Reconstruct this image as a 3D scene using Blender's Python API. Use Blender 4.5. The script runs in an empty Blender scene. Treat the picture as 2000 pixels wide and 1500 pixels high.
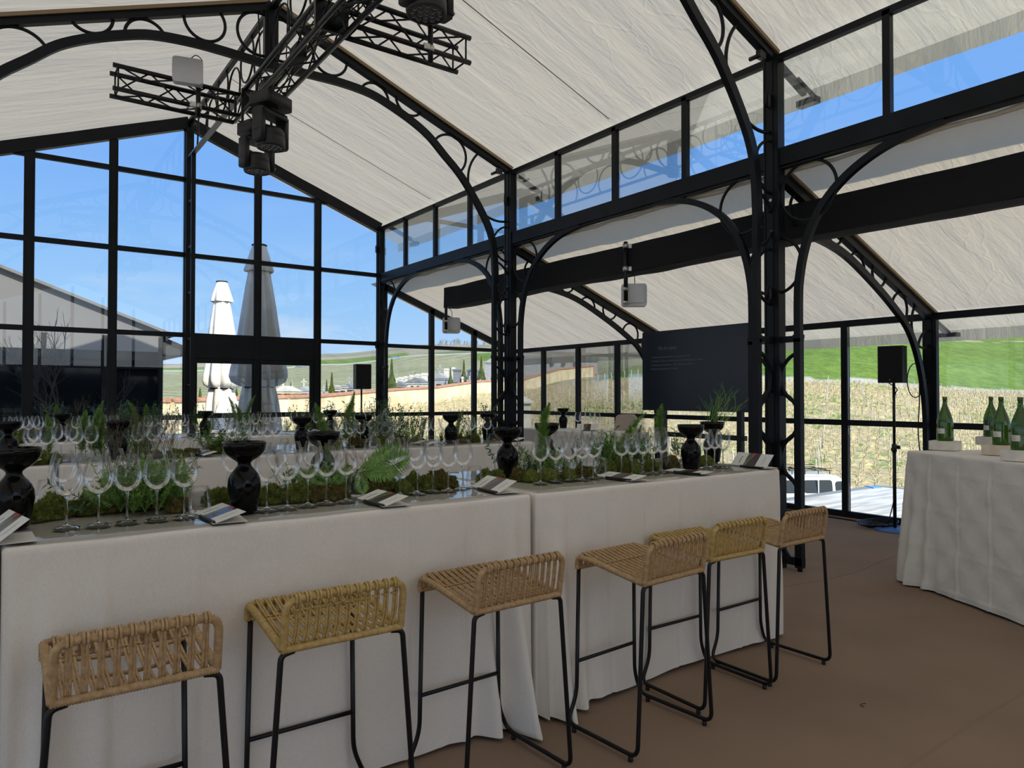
import bpy, math, random
from mathutils import Vector, Matrix, noise as mnoise
random.seed(7)
C = bpy.context.scene.collection
# ---------------------------------------------------------------- camera
F_PX, YAW, PITCH, EYE = 1394.0, math.radians(35.98), math.radians(0.89), 1.55
cam_d = bpy.data.cameras.new('camera'); cam = bpy.data.objects.new('camera', cam_d); C.objects.link(cam)
cam_d.sensor_width = 36.0; cam_d.lens = 36.0 * F_PX / 2000.0
cam_d.clip_start = 0.05; cam_d.clip_end = 4000
cam.location = (0, 0, EYE)
cam.rotation_euler = (math.radians(90) + PITCH, 0, -YAW)
sc = bpy.context.scene
sc.camera = cam
# ---------------------------------------------------------------- sky
world = bpy.data.worlds.new('sky'); sc.world = world; world.use_nodes = True
nt = world.node_tree; nt.nodes.clear()
def N(t, kind, **kw):
    n = t.nodes.new(kind)
    for k, v in kw.items():
        setattr(n, k, v)
    return n
wo = N(nt, 'ShaderNodeOutputWorld'); wb = N(nt, 'ShaderNodeBackground')
tc = N(nt, 'ShaderNodeTexCoord'); sx = N(nt, 'ShaderNodeSeparateXYZ')
nt.links.new(tc.outputs['Generated'], sx.inputs[0])
rp = N(nt, 'ShaderNodeValToRGB')
el = rp.color_ramp.elements
el[0].position = 0.0; el[0].color = (0.20, 0.19, 0.16, 1)
el[1].position = 1.0; el[1].color = (0.10, 0.27, 0.70, 1)
for p, c in ((0.495, (0.30, 0.29, 0.24)), (0.505, (0.52, 0.70, 0.95)), (0.56, (0.32, 0.58, 0.95)), (0.64, (0.19, 0.43, 0.92)), (0.78, (0.15, 0.37, 0.87))):
    e = el.new(p); e.color = (*c, 1)
ma = N(nt, 'ShaderNodeMath', operation='MULTIPLY_ADD'); ma.inputs[1].default_value = 0.5; ma.inputs[2].default_value = 0.5
nt.links.new(sx.outputs[2], ma.inputs[0]); nt.links.new(ma.outputs[0], rp.inputs[0])
# thin white haze near the horizon
mp = N(nt, 'ShaderNodeMapping'); mp.inputs['Scale'].default_value = (5, 5, 22)
nz = N(nt, 'ShaderNodeTexNoise'); nz.inputs['Scale'].default_value = 1.1; nz.inputs['Detail'].default_value = 6
nt.links.new(tc.outputs['Generated'], mp.inputs[0]); nt.links.new(mp.outputs[0], nz.inputs[0])
cr = N(nt, 'ShaderNodeValToRGB'); cr.color_ramp.elements[0].position = 0.50; cr.color_ramp.elements[1].position = 0.78
nt.links.new(nz.outputs[0], cr.inputs[0])
bd = N(nt, 'ShaderNodeValToRGB')
b = bd.color_ramp.elements; b[0].position = 0.50; b[0].color = (0, 0, 0, 1); b[1].position = 0.70; b[1].color = (0, 0, 0, 1)
e = b.new(0.53); e.color = (0.85, 0.85, 0.85, 1)
e = b.new(0.58); e.color = (0.12, 0.12, 0.12, 1)
nt.links.new(ma.outputs[0], bd.inputs[0])
mm = N(nt, 'ShaderNodeMath', operation='MULTIPLY'); nt.links.new(cr.outputs[0], mm.inputs[0]); nt.links.new(bd.outputs[0], mm.inputs[1])
mx = N(nt, 'ShaderNodeMixRGB'); mx.inputs[2].default_value = (0.86, 0.88, 0.92, 1)
nt.links.new(mm.outputs[0], mx.inputs[0]); nt.links.new(rp.outputs[0], mx.inputs[1])
# brighter sky around the sun
SUN_EL, SUN_AZ = math.radians(35), math.radians(4)      # the sun stands behind the camera, slightly to the right
dt = N(nt, 'ShaderNodeVectorMath', operation='DOT_PRODUCT'); dt.inputs[1].default_value = (math.sin(SUN_AZ) * math.cos(SUN_EL), -math.cos(SUN_AZ) * math.cos(SUN_EL), math.sin(SUN_EL))
nt.links.new(tc.outputs['Generated'], dt.inputs[0])
mxm = N(nt, 'ShaderNodeMath', operation='MAXIMUM'); mxm.inputs[1].default_value = 0.0; nt.links.new(dt.outputs['Value'], mxm.inputs[0])
pw = N(nt, 'ShaderNodeMath', operation='POWER'); pw.inputs[1].default_value = 5.0; nt.links.new(mxm.outputs[0], pw.inputs[0])
ad = N(nt, 'ShaderNodeMixRGB', blend_type='ADD'); ad.inputs[2].default_value = (1.5, 1.4, 1.2, 1)
nt.links.new(pw.outputs[0], ad.inputs[0]); nt.links.new(mx.outputs[0], ad.inputs[1])
nt.links.new(ad.outputs[0], wb.inputs[0]); wb.inputs[1].default_value = 1.0
nt.links.new(wb.outputs[0], wo.inputs[0])
# ---------------------------------------------------------------- sun
sun_d = bpy.data.lights.new('sun', 'SUN'); sun = bpy.data.objects.new('sun', sun_d); C.objects.link(sun)
sun_d.energy = 5.2; sun_d.angle = math.radians(0.53); sun_d.color = (1.0, 0.93, 0.80)
sdir = Vector((-math.sin(SUN_AZ) * math.cos(SUN_EL), math.cos(SUN_AZ) * math.cos(SUN_EL), -math.sin(SUN_EL)))
sun.rotation_euler = sdir.to_track_quat('-Z', 'Y').to_euler()
sun.location = (3, -20, 30)
# ---------------------------------------------------------------- exposure
sc.view_settings.view_transform = 'Standard'; sc.view_settings.look = 'None'
sc.view_settings.gamma = 1.0; sc.view_settings.use_curve_mapping = False
sc.view_settings.exposure = 0.12
sc.cycles.max_bounces = 8; sc.cycles.diffuse_bounces = 4; sc.cycles.glossy_bounces = 3
sc.cycles.transmission_bounces = 6; sc.cycles.transparent_max_bounces = 48
sc.cycles.caustics_reflective = False; sc.cycles.caustics_refractive = False
sc.cycles.sample_clamp_indirect = 4.0
sc.cycles.use_denoising = True
sc.cycles.use_adaptive_sampling = True; sc.cycles.adaptive_threshold = 0.03

# ---------------------------------------------------------------- picking points in the place
_f = Vector((math.sin(YAW) * math.cos(PITCH), math.cos(YAW) * math.cos(PITCH), math.sin(PITCH)))
_r = Vector((math.cos(YAW), -math.sin(YAW), 0)); _u = _r.cross(_f)
def ray(x, y): return _f + _r * ((x - 1000) / F_PX) + _u * ((750 - y) / F_PX)
def on(x, y, ax, v):
    d = ray(x, y); o = Vector((0, 0, EYE)); return o + d * ((v - o[ax]) / d[ax])
def onz(x, y, z): return on(x, y, 2, z)
def atd(x, y, D): return Vector((0, 0, EYE)) + ray(x, y) * D
def proj(p):
    d = Vector(p) - Vector((0, 0, EYE)); z = d.dot(_f)
    return (1000 + F_PX * d.dot(_r) / z, 750 - F_PX * d.dot(_u) / z, z)

# ---------------------------------------------------------------- mesh helpers
class MB:
    def __init__(s): s.v = []; s.f = []; s.sm = []; s.mi = []; s.cur = 0
    def quad_faces(s, fs, smooth=False):
        s.f += fs; s.sm += [smooth] * len(fs); s.mi += [s.cur] * len(fs)
    def box(s, c, size, M=None):
        x, y, z = size[0] / 2, size[1] / 2, size[2] / 2; o = len(s.v); c = Vector(c)
        for p in ((-x, -y, -z), (x, -y, -z), (x, y, -z), (-x, y, -z), (-x, -y, z), (x, -y, z), (x, y, z), (-x, y, z)):
            p = Vector(p)
            if M is not None: p = M @ p
            s.v.append(c + p)
        s.quad_faces([tuple(o + i for i in q) for q in ((0, 3, 2, 1), (4, 5, 6, 7), (0, 1, 5, 4), (1, 2, 6, 5), (2, 3, 7, 6), (3, 0, 4, 7))])
        return s
    def bb(s, a, b):
        return s.box([(a[i] + b[i]) / 2 for i in range(3)], [abs(b[i] - a[i]) for i in range(3)])
    def rbox(s, c, size, r, M=None, seg=3):
        """box with rounded vertical edges (local z axis)"""
        x, y, z = size[0] / 2 - r, size[1] / 2 - r, size[2] / 2; o = len(s.v); c = Vector(c); ring = []
        for k, (sx_, sy_) in enumerate(((1, 1), (-1, 1), (-1, -1), (1, -1))):
            for j in range(seg + 1):
                a = math.pi / 2 * (k + j / seg); ring.append((sx_ * x + r * math.cos(a), sy_ * y + r * math.sin(a)))
        n = len(ring)
        for zz in (-z, z):
            for p in ring:
                q = Vector((p[0], p[1], zz)); s.v.append(c + (M @ q if M is not None else q))
        s.quad_faces([(o + i, o + (i + 1) % n, o + n + (i + 1) % n, o + n + i) for i in range(n)], True)
        s.quad_faces([tuple(o + n + i for i in range(n)), tuple(o + n - 1 - i for i in range(n))])
        return s
    def beam(s, p, q, w, h, up=(0, 0, 1)):
        p, q = Vector(p), Vector(q); d = q - p; L = d.length; z = d.normalized(); u = Vector(up)
        if abs(z.dot(u)) > 0.98: u = Vector((0, 1, 0))
        x = u.cross(z).normalized(); y = z.cross(x)
        M = Matrix((x, y, z)).transposed()
        return s.box((p + q) / 2, (w, h, L), M)
    def tube(s, pts, r, n=8, closed=False, cap=True):
        pts = [Vector(p) for p in pts]; m = len(pts); o = len(s.v)
        rr = r if isinstance(r, (list, tuple)) else [r] * m
        nrm = None
        for i, p in enumerate(pts):
            if closed: t = pts[(i + 1) % m] - pts[i - 1]
            else: t = pts[min(i + 1, m - 1)] - pts[max(i - 1, 0)]
            if t.length < 1e-9: t = Vector((0, 0, 1))
            t.normalize()
            if nrm is None:
                a = Vector((0, 0, 1)) if abs(t.z) < 0.9 else Vector((1, 0, 0)); nrm = t.cross(a).normalized()
            else:
                nrm = nrm - t * nrm.dot(t)
                nrm = nrm.normalized() if nrm.length > 1e-6 else t.cross(Vector((0.3, 0.5, 0.8))).normalized()
            bn = t.cross(nrm)
            for k in range(n):
                a = 2 * math.pi * k / n; s.v.append(p + (nrm * math.cos(a) + bn * math.sin(a)) * rr[i])
        fs = []
        for i in range(m if closed else m - 1):
            j = (i + 1) % m
            for k in range(n): fs.append((o + i * n + k, o + i * n + (k + 1) % n, o + j * n + (k + 1) % n, o + j * n + k))
        s.quad_faces(fs, n > 4)
        if cap and not closed and n > 2:
            s.quad_faces([tuple(o + k for k in reversed(range(n))), tuple(o + (m - 1) * n + k for k in range(n))])
        return s
    def strip(s, pts, w, h, axis):
        """rectangular bar swept along a path; axis = width direction"""
        pts = [Vector(p) for p in pts]; m = len(pts); o = len(s.v); ax = Vector(axis).normalized()
        for i, p in enumerate(pts):
            t = (pts[min(i + 1, m - 1)] - pts[max(i - 1, 0)]).normalized(); y = t.cross(ax).normalized()
            for a, b_ in ((-1, -1), (1, -1), (1, 1), (-1, 1)): s.v.append(p + ax * (a * w / 2) + y * (b_ * h / 2))
        fs = []
        for i in range(m - 1):
            for k in range(4): fs.append((o + i * 4 + k, o + i * 4 + (k + 1) % 4, o + i * 4 + 4 + (k + 1) % 4, o + i * 4 + 4 + k))
        fs += [(o + 3, o + 2, o + 1, o), tuple(o + (m - 1) * 4 + k for k in range(4))]
        s.quad_faces(fs); return s
    def lathe(s, prof, n=24, c=(0, 0, 0), mod=None, cap0=False, cap1=False):
        o = len(s.v); c = Vector(c); m = len(prof)
        for i, (r, z) in enumerate(prof):
            for k in range(n):
                a = 2 * math.pi * k / n; q = r * (mod(a, z) if mod else 1)
                s.v.append(c + Vector((q * math.cos(a), q * math.sin(a), z)))
        fs = []
        for i in range(m - 1):
            for k in range(n): fs.append((o + i * n + k, o + i * n + (k + 1) % n, o + (i + 1) * n + (k + 1) % n, o + (i + 1) * n + k))
        s.quad_faces(fs, True)
        if cap0: s.quad_faces([tuple(o + k for k in reversed(range(n)))])
        if cap1: s.quad_faces([tuple(o + (m - 1) * n + k for k in range(n))])
        return s
    def poly(s, pts, smooth=False):
        o = len(s.v); s.v += [Vector(p) for p in pts]; s.quad_faces([tuple(range(o, o + len(pts)))], smooth); return s
    def prism(s, ring, vec):
        """flat outline given a thickness"""
        o = len(s.v); n = len(ring); vec = Vector(vec)
        s.v += [Vector(p) for p in ring] + [Vector(p) + vec for p in ring]
        s.quad_faces([tuple(o + i for i in reversed(range(n))), tuple(o + n + i for i in range(n))] + [(o + i, o + (i + 1) % n, o + n + (i + 1) % n, o + n + i) for i in range(n)])
        return s
    def grid(s, fn, nu, nv, smooth=True):
        o = len(s.v)
        for i in range(nu + 1):
            for j in range(nv + 1): s.v.append(Vector(fn(i / nu, j / nv)))
        s.quad_faces([(o + i * (nv + 1) + j, o + (i + 1) * (nv + 1) + j, o + (i + 1) * (nv + 1) + j + 1, o + i * (nv + 1) + j + 1) for i in range(nu) for j in range(nv)], smooth)
        return s
    def mesh(s, name, mats):
        me = bpy.data.meshes.new(name); me.from_pydata([tuple(p) for p in s.v], [], s.f)
        me.polygons.foreach_set('use_smooth', s.sm)
        mats = mats if isinstance(mats, (list, tuple)) else [mats]
        for m in mats: me.materials.append(m)
        if len(mats) > 1: me.polygons.foreach_set('material_index', s.mi)
        me.update(); return me
    def build(s, name, mat, parent=None, loc=None, rot=None):
        o = bpy.data.objects.new(name, s.mesh(name, mat)); C.objects.link(o)
        if parent is not None: o.parent = parent
        if loc is not None: o.location = loc
        if rot is not None: o.rotation_euler = rot
        return o
def tag(o, label=None, cat=None, group=None, kind=None):
    if label: o['label'] = label
    if cat: o['category'] = cat
    if group: o['group'] = group
    if kind: o['kind'] = kind
    return o
def thing(name, label, cat, loc=(0, 0, 0), rz=0.0, group=None):
    o = bpy.data.objects.new(name, None); C.objects.link(o); o.empty_display_size = 0.1
    o.location = loc; o.rotation_euler = (0, 0, rz); return tag(o, label, cat, group)
def struct(name, mb, mat): return tag(mb.build(name, mat), kind='structure')
def dup(root, loc=None, rz=None, label=None, group=None, scale=None, rot=None):
    r = root.copy(); C.objects.link(r)
    def kids(src, dst):
        for ch in list(src.children):
            c = ch.copy(); C.objects.link(c); c.parent = dst; kids(ch, c)
    kids(root, r)
    if loc is not None: r.location = loc
    if rz is not None: r.rotation_euler = (0, 0, rz)
    if rot is not None: r.rotation_euler = rot
    if label: r['label'] = label
    if group: r['group'] = group
    if scale is not None: r.scale = (scale,) * 3 if not isinstance(scale, (tuple, list)) else scale
    return r
ORD = 'first second third fourth fifth sixth seventh eighth ninth tenth eleventh twelfth thirteenth fourteenth fifteenth sixteenth seventeenth eighteenth nineteenth twentieth'.split()
TENS = {20: 'twenty', 30: 'thirty', 40: 'forty', 50: 'fifty'}
def ordn(i):            # 1-based
    if i <= 20: return ORD[i - 1]
    t, u = i // 10 * 10, i % 10
    return (TENS[t][:-1] + 'ieth') if u == 0 else TENS[t] + '-' + ORD[u - 1]
def kidz(o):
    for c in o.children: yield c

# ---------------------------------------------------------------- materials
def mat(name, col, rough=0.5, metal=0.0, bump=0.0, bscale=50.0, var=0.0, vscale=5.0, spec=0.5, stretch=None, col2=None, coat=0.0, vs2=None):
    vscale = vs2 or vscale
    m = bpy.data.materials.new(name); m.use_nodes = True; t = m.node_tree; p = t.nodes['Principled BSDF']
    p.inputs['Base Color'].default_value = (*col, 1); p.inputs['Roughness'].default_value = rough
    p.inputs['Metallic'].default_value = metal; p.inputs['Specular IOR Level'].default_value = spec
    if coat: p.inputs['Coat Weight'].default_value = coat; p.inputs['Coat Roughness'].default_value = 0.03
    co = N(t, 'ShaderNodeTexCoord')
    def vec():
        if not stretch: return co.outputs['Object']
        q = N(t, 'ShaderNodeMapping'); q.inputs['Scale'].default_value = stretch; t.links.new(co.outputs['Object'], q.inputs[0]); return q.outputs[0]
    v = vec()
    n2 = N(t, 'ShaderNodeTexNoise'); n2.inputs['Scale'].default_value = vscale; n2.inputs['Detail'].default_value = 5
    t.links.new(v, n2.inputs[0])
    if var or col2:
        r_ = N(t, 'ShaderNodeValToRGB'); a = col2 if col2 else tuple(c * (1 - var) for c in col); b2 = col if col2 else tuple(min(1, c * (1 + var)) for c in col)
        r_.color_ramp.elements[0].position = 0.35; r_.color_ramp.elements[1].position = 0.65
        r_.color_ramp.elements[0].color = (*a, 1); r_.color_ramp.elements[1].color = (*b2, 1)
        t.links.new(n2.outputs[0], r_.inputs[0]); t.links.new(r_.outputs[0], p.inputs['Base Color'])
    if bump:
        n1 = N(t, 'ShaderNodeTexNoise'); n1.inputs['Scale'].default_value = bscale; n1.inputs['Detail'].default_value = 4
        t.links.new(v, n1.inputs[0])
        bm = N(t, 'ShaderNodeBump'); bm.inputs['Strength'].default_value = bump; bm.inputs['Distance'].default_value = 0.01
        t.links.new(n1.outputs[0], bm.inputs['Height']); t.links.new(bm.outputs[0], p.inputs['Normal'])
    return m
M_steel = mat('black_steel', (0.0070, 0.0085, 0.0105), 0.42, 0.0, 0.05, 200, 0.25, 3, 0.2)
M_steel2 = mat('black_tube', (0.005, 0.005, 0.006), 0.38, spec=0.35)
M_grey = mat('grey_steel', (0.10, 0.105, 0.11), 0.4, 0.3, 0, 50, 0.2, 4)
M_black = mat('black_cloth', (0.004, 0.004, 0.0045), 0.9, 0, 0.3, 60)
M_plastic = mat('black_plastic', (0.010, 0.010, 0.011), 0.5, 0, 0.1, 300)
M_white = mat('white_plastic', (0.62, 0.63, 0.64), 0.4, 0, 0, 50, 0.05, 3)
M_zinc = mat('zinc_clamp', (0.55, 0.54, 0.50), 0.35, 0.7, 0, 50, 0.2, 40)
M_ceramic = mat('black_glazed_ceramic', (0.0025, 0.0025, 0.003), 0.05, 0, 0, 50, 0, 5, 0.2)
M_paper = mat('cream_card', (0.74, 0.72, 0.66), 0.7)
M_ink = mat('grey_ink', (0.16, 0.15, 0.14), 0.8)
M_block = mat('cream_block', (0.78, 0.72, 0.62), 0.85, 0, 0.25, 90, 0.08, 12)
M_block2 = mat('tan_block', (0.70, 0.60, 0.45), 0.85, 0, 0.25, 90, 0.08, 12)
M_foam = mat('foot_rubber', (0.012, 0.012, 0.012), 0.8)
M_blue = mat('blue_steel_disc', (0.06, 0.16, 0.42), 0.45)
def cloth_mat(name, col, wr=0.25):
    m = mat(name, col, 0.9, 0, 0.0, 50, 0.035, 260, 0.2, stretch=(1, 1, 0.35)); t = m.node_tree; p = t.nodes['Principled BSDF']
    p.inputs['Sheen Weight'].default_value = 0.15
    co = N(t, 'ShaderNodeTexCoord')
    a = N(t, 'ShaderNodeTexNoise'); a.inputs['Scale'].default_value = 420; a.inputs['Detail'].default_value = 2
    b1 = N(t, 'ShaderNodeTexNoise'); b1.inputs['Scale'].default_value = 7; b1.inputs['Detail'].default_value = 4; b1.inputs['Distortion'].default_value = 0.6
    t.links.new(co.outputs['Object'], a.inputs[0]); t.links.new(co.outputs['Object'], b1.inputs[0])
    u1 = N(t, 'ShaderNodeBump'); u1.inputs['Strength'].default_value = 0.25; u1.inputs['Distance'].default_value = 0.002
    u2 = N(t, 'ShaderNodeBump'); u2.inputs['Strength'].default_value = wr; u2.inputs['Distance'].default_value = 0.03
    t.links.new(b1.outputs[0], u2.inputs['Height']); t.links.new(a.outputs[0], u1.inputs['Height'])
    t.links.new(u2.outputs[0], u1.inputs['Normal']); t.links.new(u1.outputs[0], p.inputs['Normal'])
    return m
M_linen = cloth_mat('beige_linen', (0.745, 0.695, 0.62))
M_linen2 = cloth_mat('pale_linen', (0.755, 0.71, 0.635), 0.35)
M_uphol = mat('beige_upholstery', (0.50, 0.40, 0.32), 0.8, 0, 0.2, 300)
def roof_mat():
    m = bpy.data.materials.new('white_roof_fabric'); m.use_nodes = True; t = m.node_tree; t.nodes.clear()
    o = N(t, 'ShaderNodeOutputMaterial'); d = N(t, 'ShaderNodeBsdfDiffuse'); tr = N(t, 'ShaderNodeBsdfTranslucent'); mxs = N(t, 'ShaderNodeMixShader')
    mxs.inputs[0].default_value = 0.36
    d.inputs[0].default_value = (0.80, 0.75, 0.63, 1); tr.inputs[0].default_value = (0.82, 0.73, 0.56, 1)
    co = N(t, 'ShaderNodeTexCoord'); mp_ = N(t, 'ShaderNodeMapping'); mp_.inputs['Scale'].default_value = (0.7, 4.0, 0.7); mp_.inputs['Rotation'].default_value = (0, 0, 0.22)
    a = N(t, 'ShaderNodeTexNoise'); a.inputs['Scale'].default_value = 1.6; a.inputs['Detail'].default_value = 5; a.inputs['Roughness'].default_value = 0.6; a.inputs['Distortion'].default_value = 0.4
    t.links.new(co.outputs['Object'], mp_.inputs[0]); t.links.new(mp_.outputs[0], a.inputs[0])
    a2 = N(t, 'ShaderNodeTexVoronoi'); a2.feature = 'DISTANCE_TO_EDGE'; a2.inputs['Scale'].default_value = 1.3
    mp2 = N(t, 'ShaderNodeMapping'); mp2.inputs['Scale'].default_value = (1.0, 2.6, 1.0); mp2.inputs['Rotation'].default_value = (0, 0, -0.5)
    nn = N(t, 'ShaderNodeTexNoise'); nn.inputs['Scale'].default_value = 2.2; t.links.new(co.outputs['Object'], nn.inputs[0])
    va = N(t, 'ShaderNodeMixRGB'); va.inputs[0].default_value = 0.35; t.links.new(co.outputs['Object'], va.inputs[1]); t.links.new(nn.outputs['Color'], va.inputs[2])
    t.links.new(va.outputs[0], mp2.inputs[0]); t.links.new(mp2.outputs[0], a2.inputs[0])
    r2 = N(t, 'ShaderNodeValToRGB'); r2.color_ramp.elements[0].position = 0.0; r2.color_ramp.elements[1].position = 0.035; t.links.new(a2.outputs[0], r2.inputs[0])
    u = N(t, 'ShaderNodeBump'); u.inputs['Strength'].default_value = 0.42; u.inputs['Distance'].default_value = 0.06
    u2 = N(t, 'ShaderNodeBump'); u2.inputs['Strength'].default_value = 0.20; u2.inputs['Distance'].default_value = 0.012
    t.links.new(a.outputs[0], u.inputs['Height']); t.links.new(r2.outputs[0], u2.inputs['Height']); t.links.new(u.outputs[0], u2.inputs['Normal'])
    for n_ in (d, tr): t.links.new(u2.outputs[0], n_.inputs['Normal'])
    t.links.new(d.outputs[0], mxs.inputs[1]); t.links.new(tr.outputs[0], mxs.inputs[2]); t.links.new(mxs.outputs[0], o.inputs[0])
    return m
M_roof = roof_mat()
def thin_glass(name, tint=(1, 1, 1), k=1.0, rough=0.0, edge=None, bump=0, cap=1.0):
    m = bpy.data.materials.new(name); m.use_nodes = True; t = m.node_tree; t.nodes.clear()
    o = N(t, 'ShaderNodeOutputMaterial'); tr = N(t, 'ShaderNodeBsdfTransparent'); g = N(t, 'ShaderNodeBsdfGlossy'); mxs = N(t, 'ShaderNodeMixShader')
    tr.inputs[0].default_value = (*tint, 1); g.inputs['Roughness'].default_value = rough; g.inputs[0].default_value = (1, 1, 1, 1)
    fr = N(t, 'ShaderNodeFresnel'); fr.inputs[0].default_value = 1.45
    ml = N(t, 'ShaderNodeMath', operation='MULTIPLY'); ml.inputs[1].default_value = k; ml.use_clamp = True
    mi = N(t, 'ShaderNodeMath', operation='MINIMUM'); mi.inputs[1].default_value = cap
    t.links.new(fr.outputs[0], ml.inputs[0]); t.links.new(ml.outputs[0], mi.inputs[0]); t.links.new(mi.outputs[0], mxs.inputs[0])
    if edge:
        lw = N(t, 'ShaderNodeLayerWeight'); lw.inputs[0].default_value = 0.25
        rr = N(t, 'ShaderNodeValToRGB'); rr.color_ramp.elements[0].position = 0.55; rr.color_ramp.elements[0].color = (*tint, 1); rr.color_ramp.elements[1].position = 1.0; rr.color_ramp.elements[1].color = (*edge, 1)
        t.links.new(lw.outputs['Facing'], rr.inputs[0]); t.links.new(rr.outputs[0], tr.inputs[0])
    if bump:
        a = N(t, 'ShaderNodeTexNoise'); a.inputs['Scale'].default_value = 5; a.inputs['Detail'].default_value = 3; co = N(t, 'ShaderNodeTexCoord'); t.links.new(co.outputs['Object'], a.inputs[0])
        u = N(t, 'ShaderNodeBump'); u.inputs['Strength'].default_value = bump; u.inputs['Distance'].default_value = 0.02; t.links.new(a.outputs[0], u.inputs['Height'])
        t.links.new(u.outputs[0], g.inputs['Normal']); t.links.new(u.outputs[0], fr.inputs['Normal'])
    t.links.new(tr.outputs[0], mxs.inputs[1]); t.links.new(g.outputs[0], mxs.inputs[2]); t.links.new(mxs.outputs[0], o.inputs[0])
    return m
M_pane = thin_glass('window_glass', (0.97, 0.985, 0.98), 0.75)
M_wine = thin_glass('clear_wine_glass', (0.985, 0.985, 0.985), 0.48, 0.0, (0.70, 0.71, 0.71), cap=0.5)
M_wine_in = thin_glass('inner_glass_face', (0.99, 0.99, 0.99), 0.0)
M_sheet = thin_glass('clear_vinyl_sheet', (0.96, 0.96, 0.95), 0.8, 0.02, None, 0.10)
M_stem = bpy.data.materials.new('solid_glass'); M_stem.use_nodes = True
_p = M_stem.node_tree.nodes['Principled BSDF']; _p.inputs['Transmission Weight'].default_value = 1; _p.inputs['Roughness'].default_value = 0.0; _p.inputs['IOR'].default_value = 1.45
def bottle_mat():
    m = mat('green_bottle_glass', (0.020, 0.075, 0.012), 0.05, 0, 0, 50, 0, 5, 0.6); p = m.node_tree.nodes['Principled BSDF']
    p.inputs['Transmission Weight'].default_value = 0.5; p.inputs['Coat Weight'].default_value = 0.2
    p.inputs['Base Color'].default_value = (0.045, 0.125, 0.008, 1); return m
M_bottle = bottle_mat()
M_foil = mat('gold_foil', (0.30, 0.22, 0.07), 0.35, 0.5)
M_carpet = mat('brown_carpet', (0.265, 0.185, 0.130), 0.95, 0, 0.12, 500, 0.08, 1.2, 0.25)
def rattan_mat(name, c1, c2):
    m = mat(name, c1, 0.55, 0, 0.0, 50, 0, 5, 0.35, col2=c2, vs2=60); t = m.node_tree; p = t.nodes['Principled BSDF']
    co = N(t, 'ShaderNodeTexCoord'); a = N(t, 'ShaderNodeTexNoise'); a.inputs['Scale'].default_value = 300; t.links.new(co.outputs['Object'], a.inputs[0])
    u = N(t, 'ShaderNodeBump'); u.inputs['Strength'].default_value = 0.3; u.inputs['Distance'].default_value = 0.002; t.links.new(a.outputs[0], u.inputs['Height']); t.links.new(u.outputs[0], p.inputs['Normal'])
    return m
M_rat = rattan_mat('tan_rattan', (0.50, 0.335, 0.17), (0.36, 0.225, 0.11))
M_rat2 = rattan_mat('yellow_rattan', (0.55, 0.385, 0.145), (0.40, 0.265, 0.09))
M_leaf = mat('fern_green', (0.14, 0.27, 0.05), 0.55, 0, 0, 50, 0.3, 30, 0.4)
M_leaf2 = mat('dark_leaf', (0.05, 0.12, 0.03), 0.4, 0, 0, 50, 0.3, 30, 0.5)
M_leaf3 = mat('foxtail_green', (0.17, 0.30, 0.06), 0.6, 0, 0, 50, 0.3, 40, 0.3)
M_leaf4 = mat('silver_leaf', (0.34, 0.38, 0.34), 0.6, 0, 0, 50, 0.2, 40, 0.3)
M_twig = mat('brown_twig', (0.10, 0.085, 0.05), 0.8)
M_moss = mat('moss_green', (0.23, 0.27, 0.055), 0.95, 0, 0.6, 40, 0, 5, 0.1, col2=(0.10, 0.12, 0.03), vs2=3)
M_moss2 = mat('brown_moss', (0.20, 0.20, 0.06), 0.95, 0, 0.6, 40, 0, 5, 0.1, col2=(0.13, 0.075, 0.03), vs2=3)
for m_ in (M_leaf, M_leaf2, M_leaf3, M_leaf4):
    m_.node_tree.nodes['Principled BSDF'].inputs['Subsurface Weight'].default_value = 0.0
# ================================================================ THE HALL
XN, XL, XR, XO = 2.46, -0.83, 5.75, 8.80        # ridge, left and right column lines, outer wall of the aisle
YC = [3.845, 7.96]; YG = 12.09; BAY = 4.12
YB = -8.5                                        # the hall goes on behind the camera
APEX, EAVE = 5.885, 4.67
def roofz(x): return APEX - (EAVE + 0.0 - APEX) / (XL - XN) * (x - XN) * (-1 if x < XN else 1) if False else APEX - (APEX - EAVE) * abs(x - XN) / (XR - XN)
def aislez(x): return 3.58 - 0.376 * (x - 5.95)
# floor
fl = MB(); fl.grid(lambda u, v: (-4.2 + u * (XO + 4.2), YB + v * (YG + 0.05 - YB), 0.0), 1, 1, False)
fl.bb((-4.2, YB, -0.12), (XO + 0.03, YG + 0.05, -0.004))
struct('floor', fl, M_carpet)
# sunlit gravel forecourt added out of view to bounce sunlight into the hall
fc_ = MB(); fc_.bb((-60, -60, -0.9), (XL - 3.6, YG, -0.35)); fc_.bb((XL - 3.6, -60, -0.9), (40, YB - 0.1, -0.35))
struct('bounce_ground', fc_, mat('bounce_gravel', (0.52, 0.49, 0.43), 0.95, 0, 0.4, 20, 0.1, 2))
# carpet joints: low welts running across the hall
for yj in (1.46, -0.54):
    jn = MB(); jn.tube([(-4 + 0.4 * i, yj + 0.006 * math.sin(i * 1.7), 0.0005) for i in range(33)], 0.003, 6)
    tag(jn.build('carpet_joint', M_carpet), kind='structure')
jn = MB(); jn.tube([(4.6 + 0.3 * i, 3.35 + 0.05 * math.sin(i), 0.0005) for i in range(14)], 0.004, 6)
tag(jn.build('carpet_joint', M_carpet), kind='structure')
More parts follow.
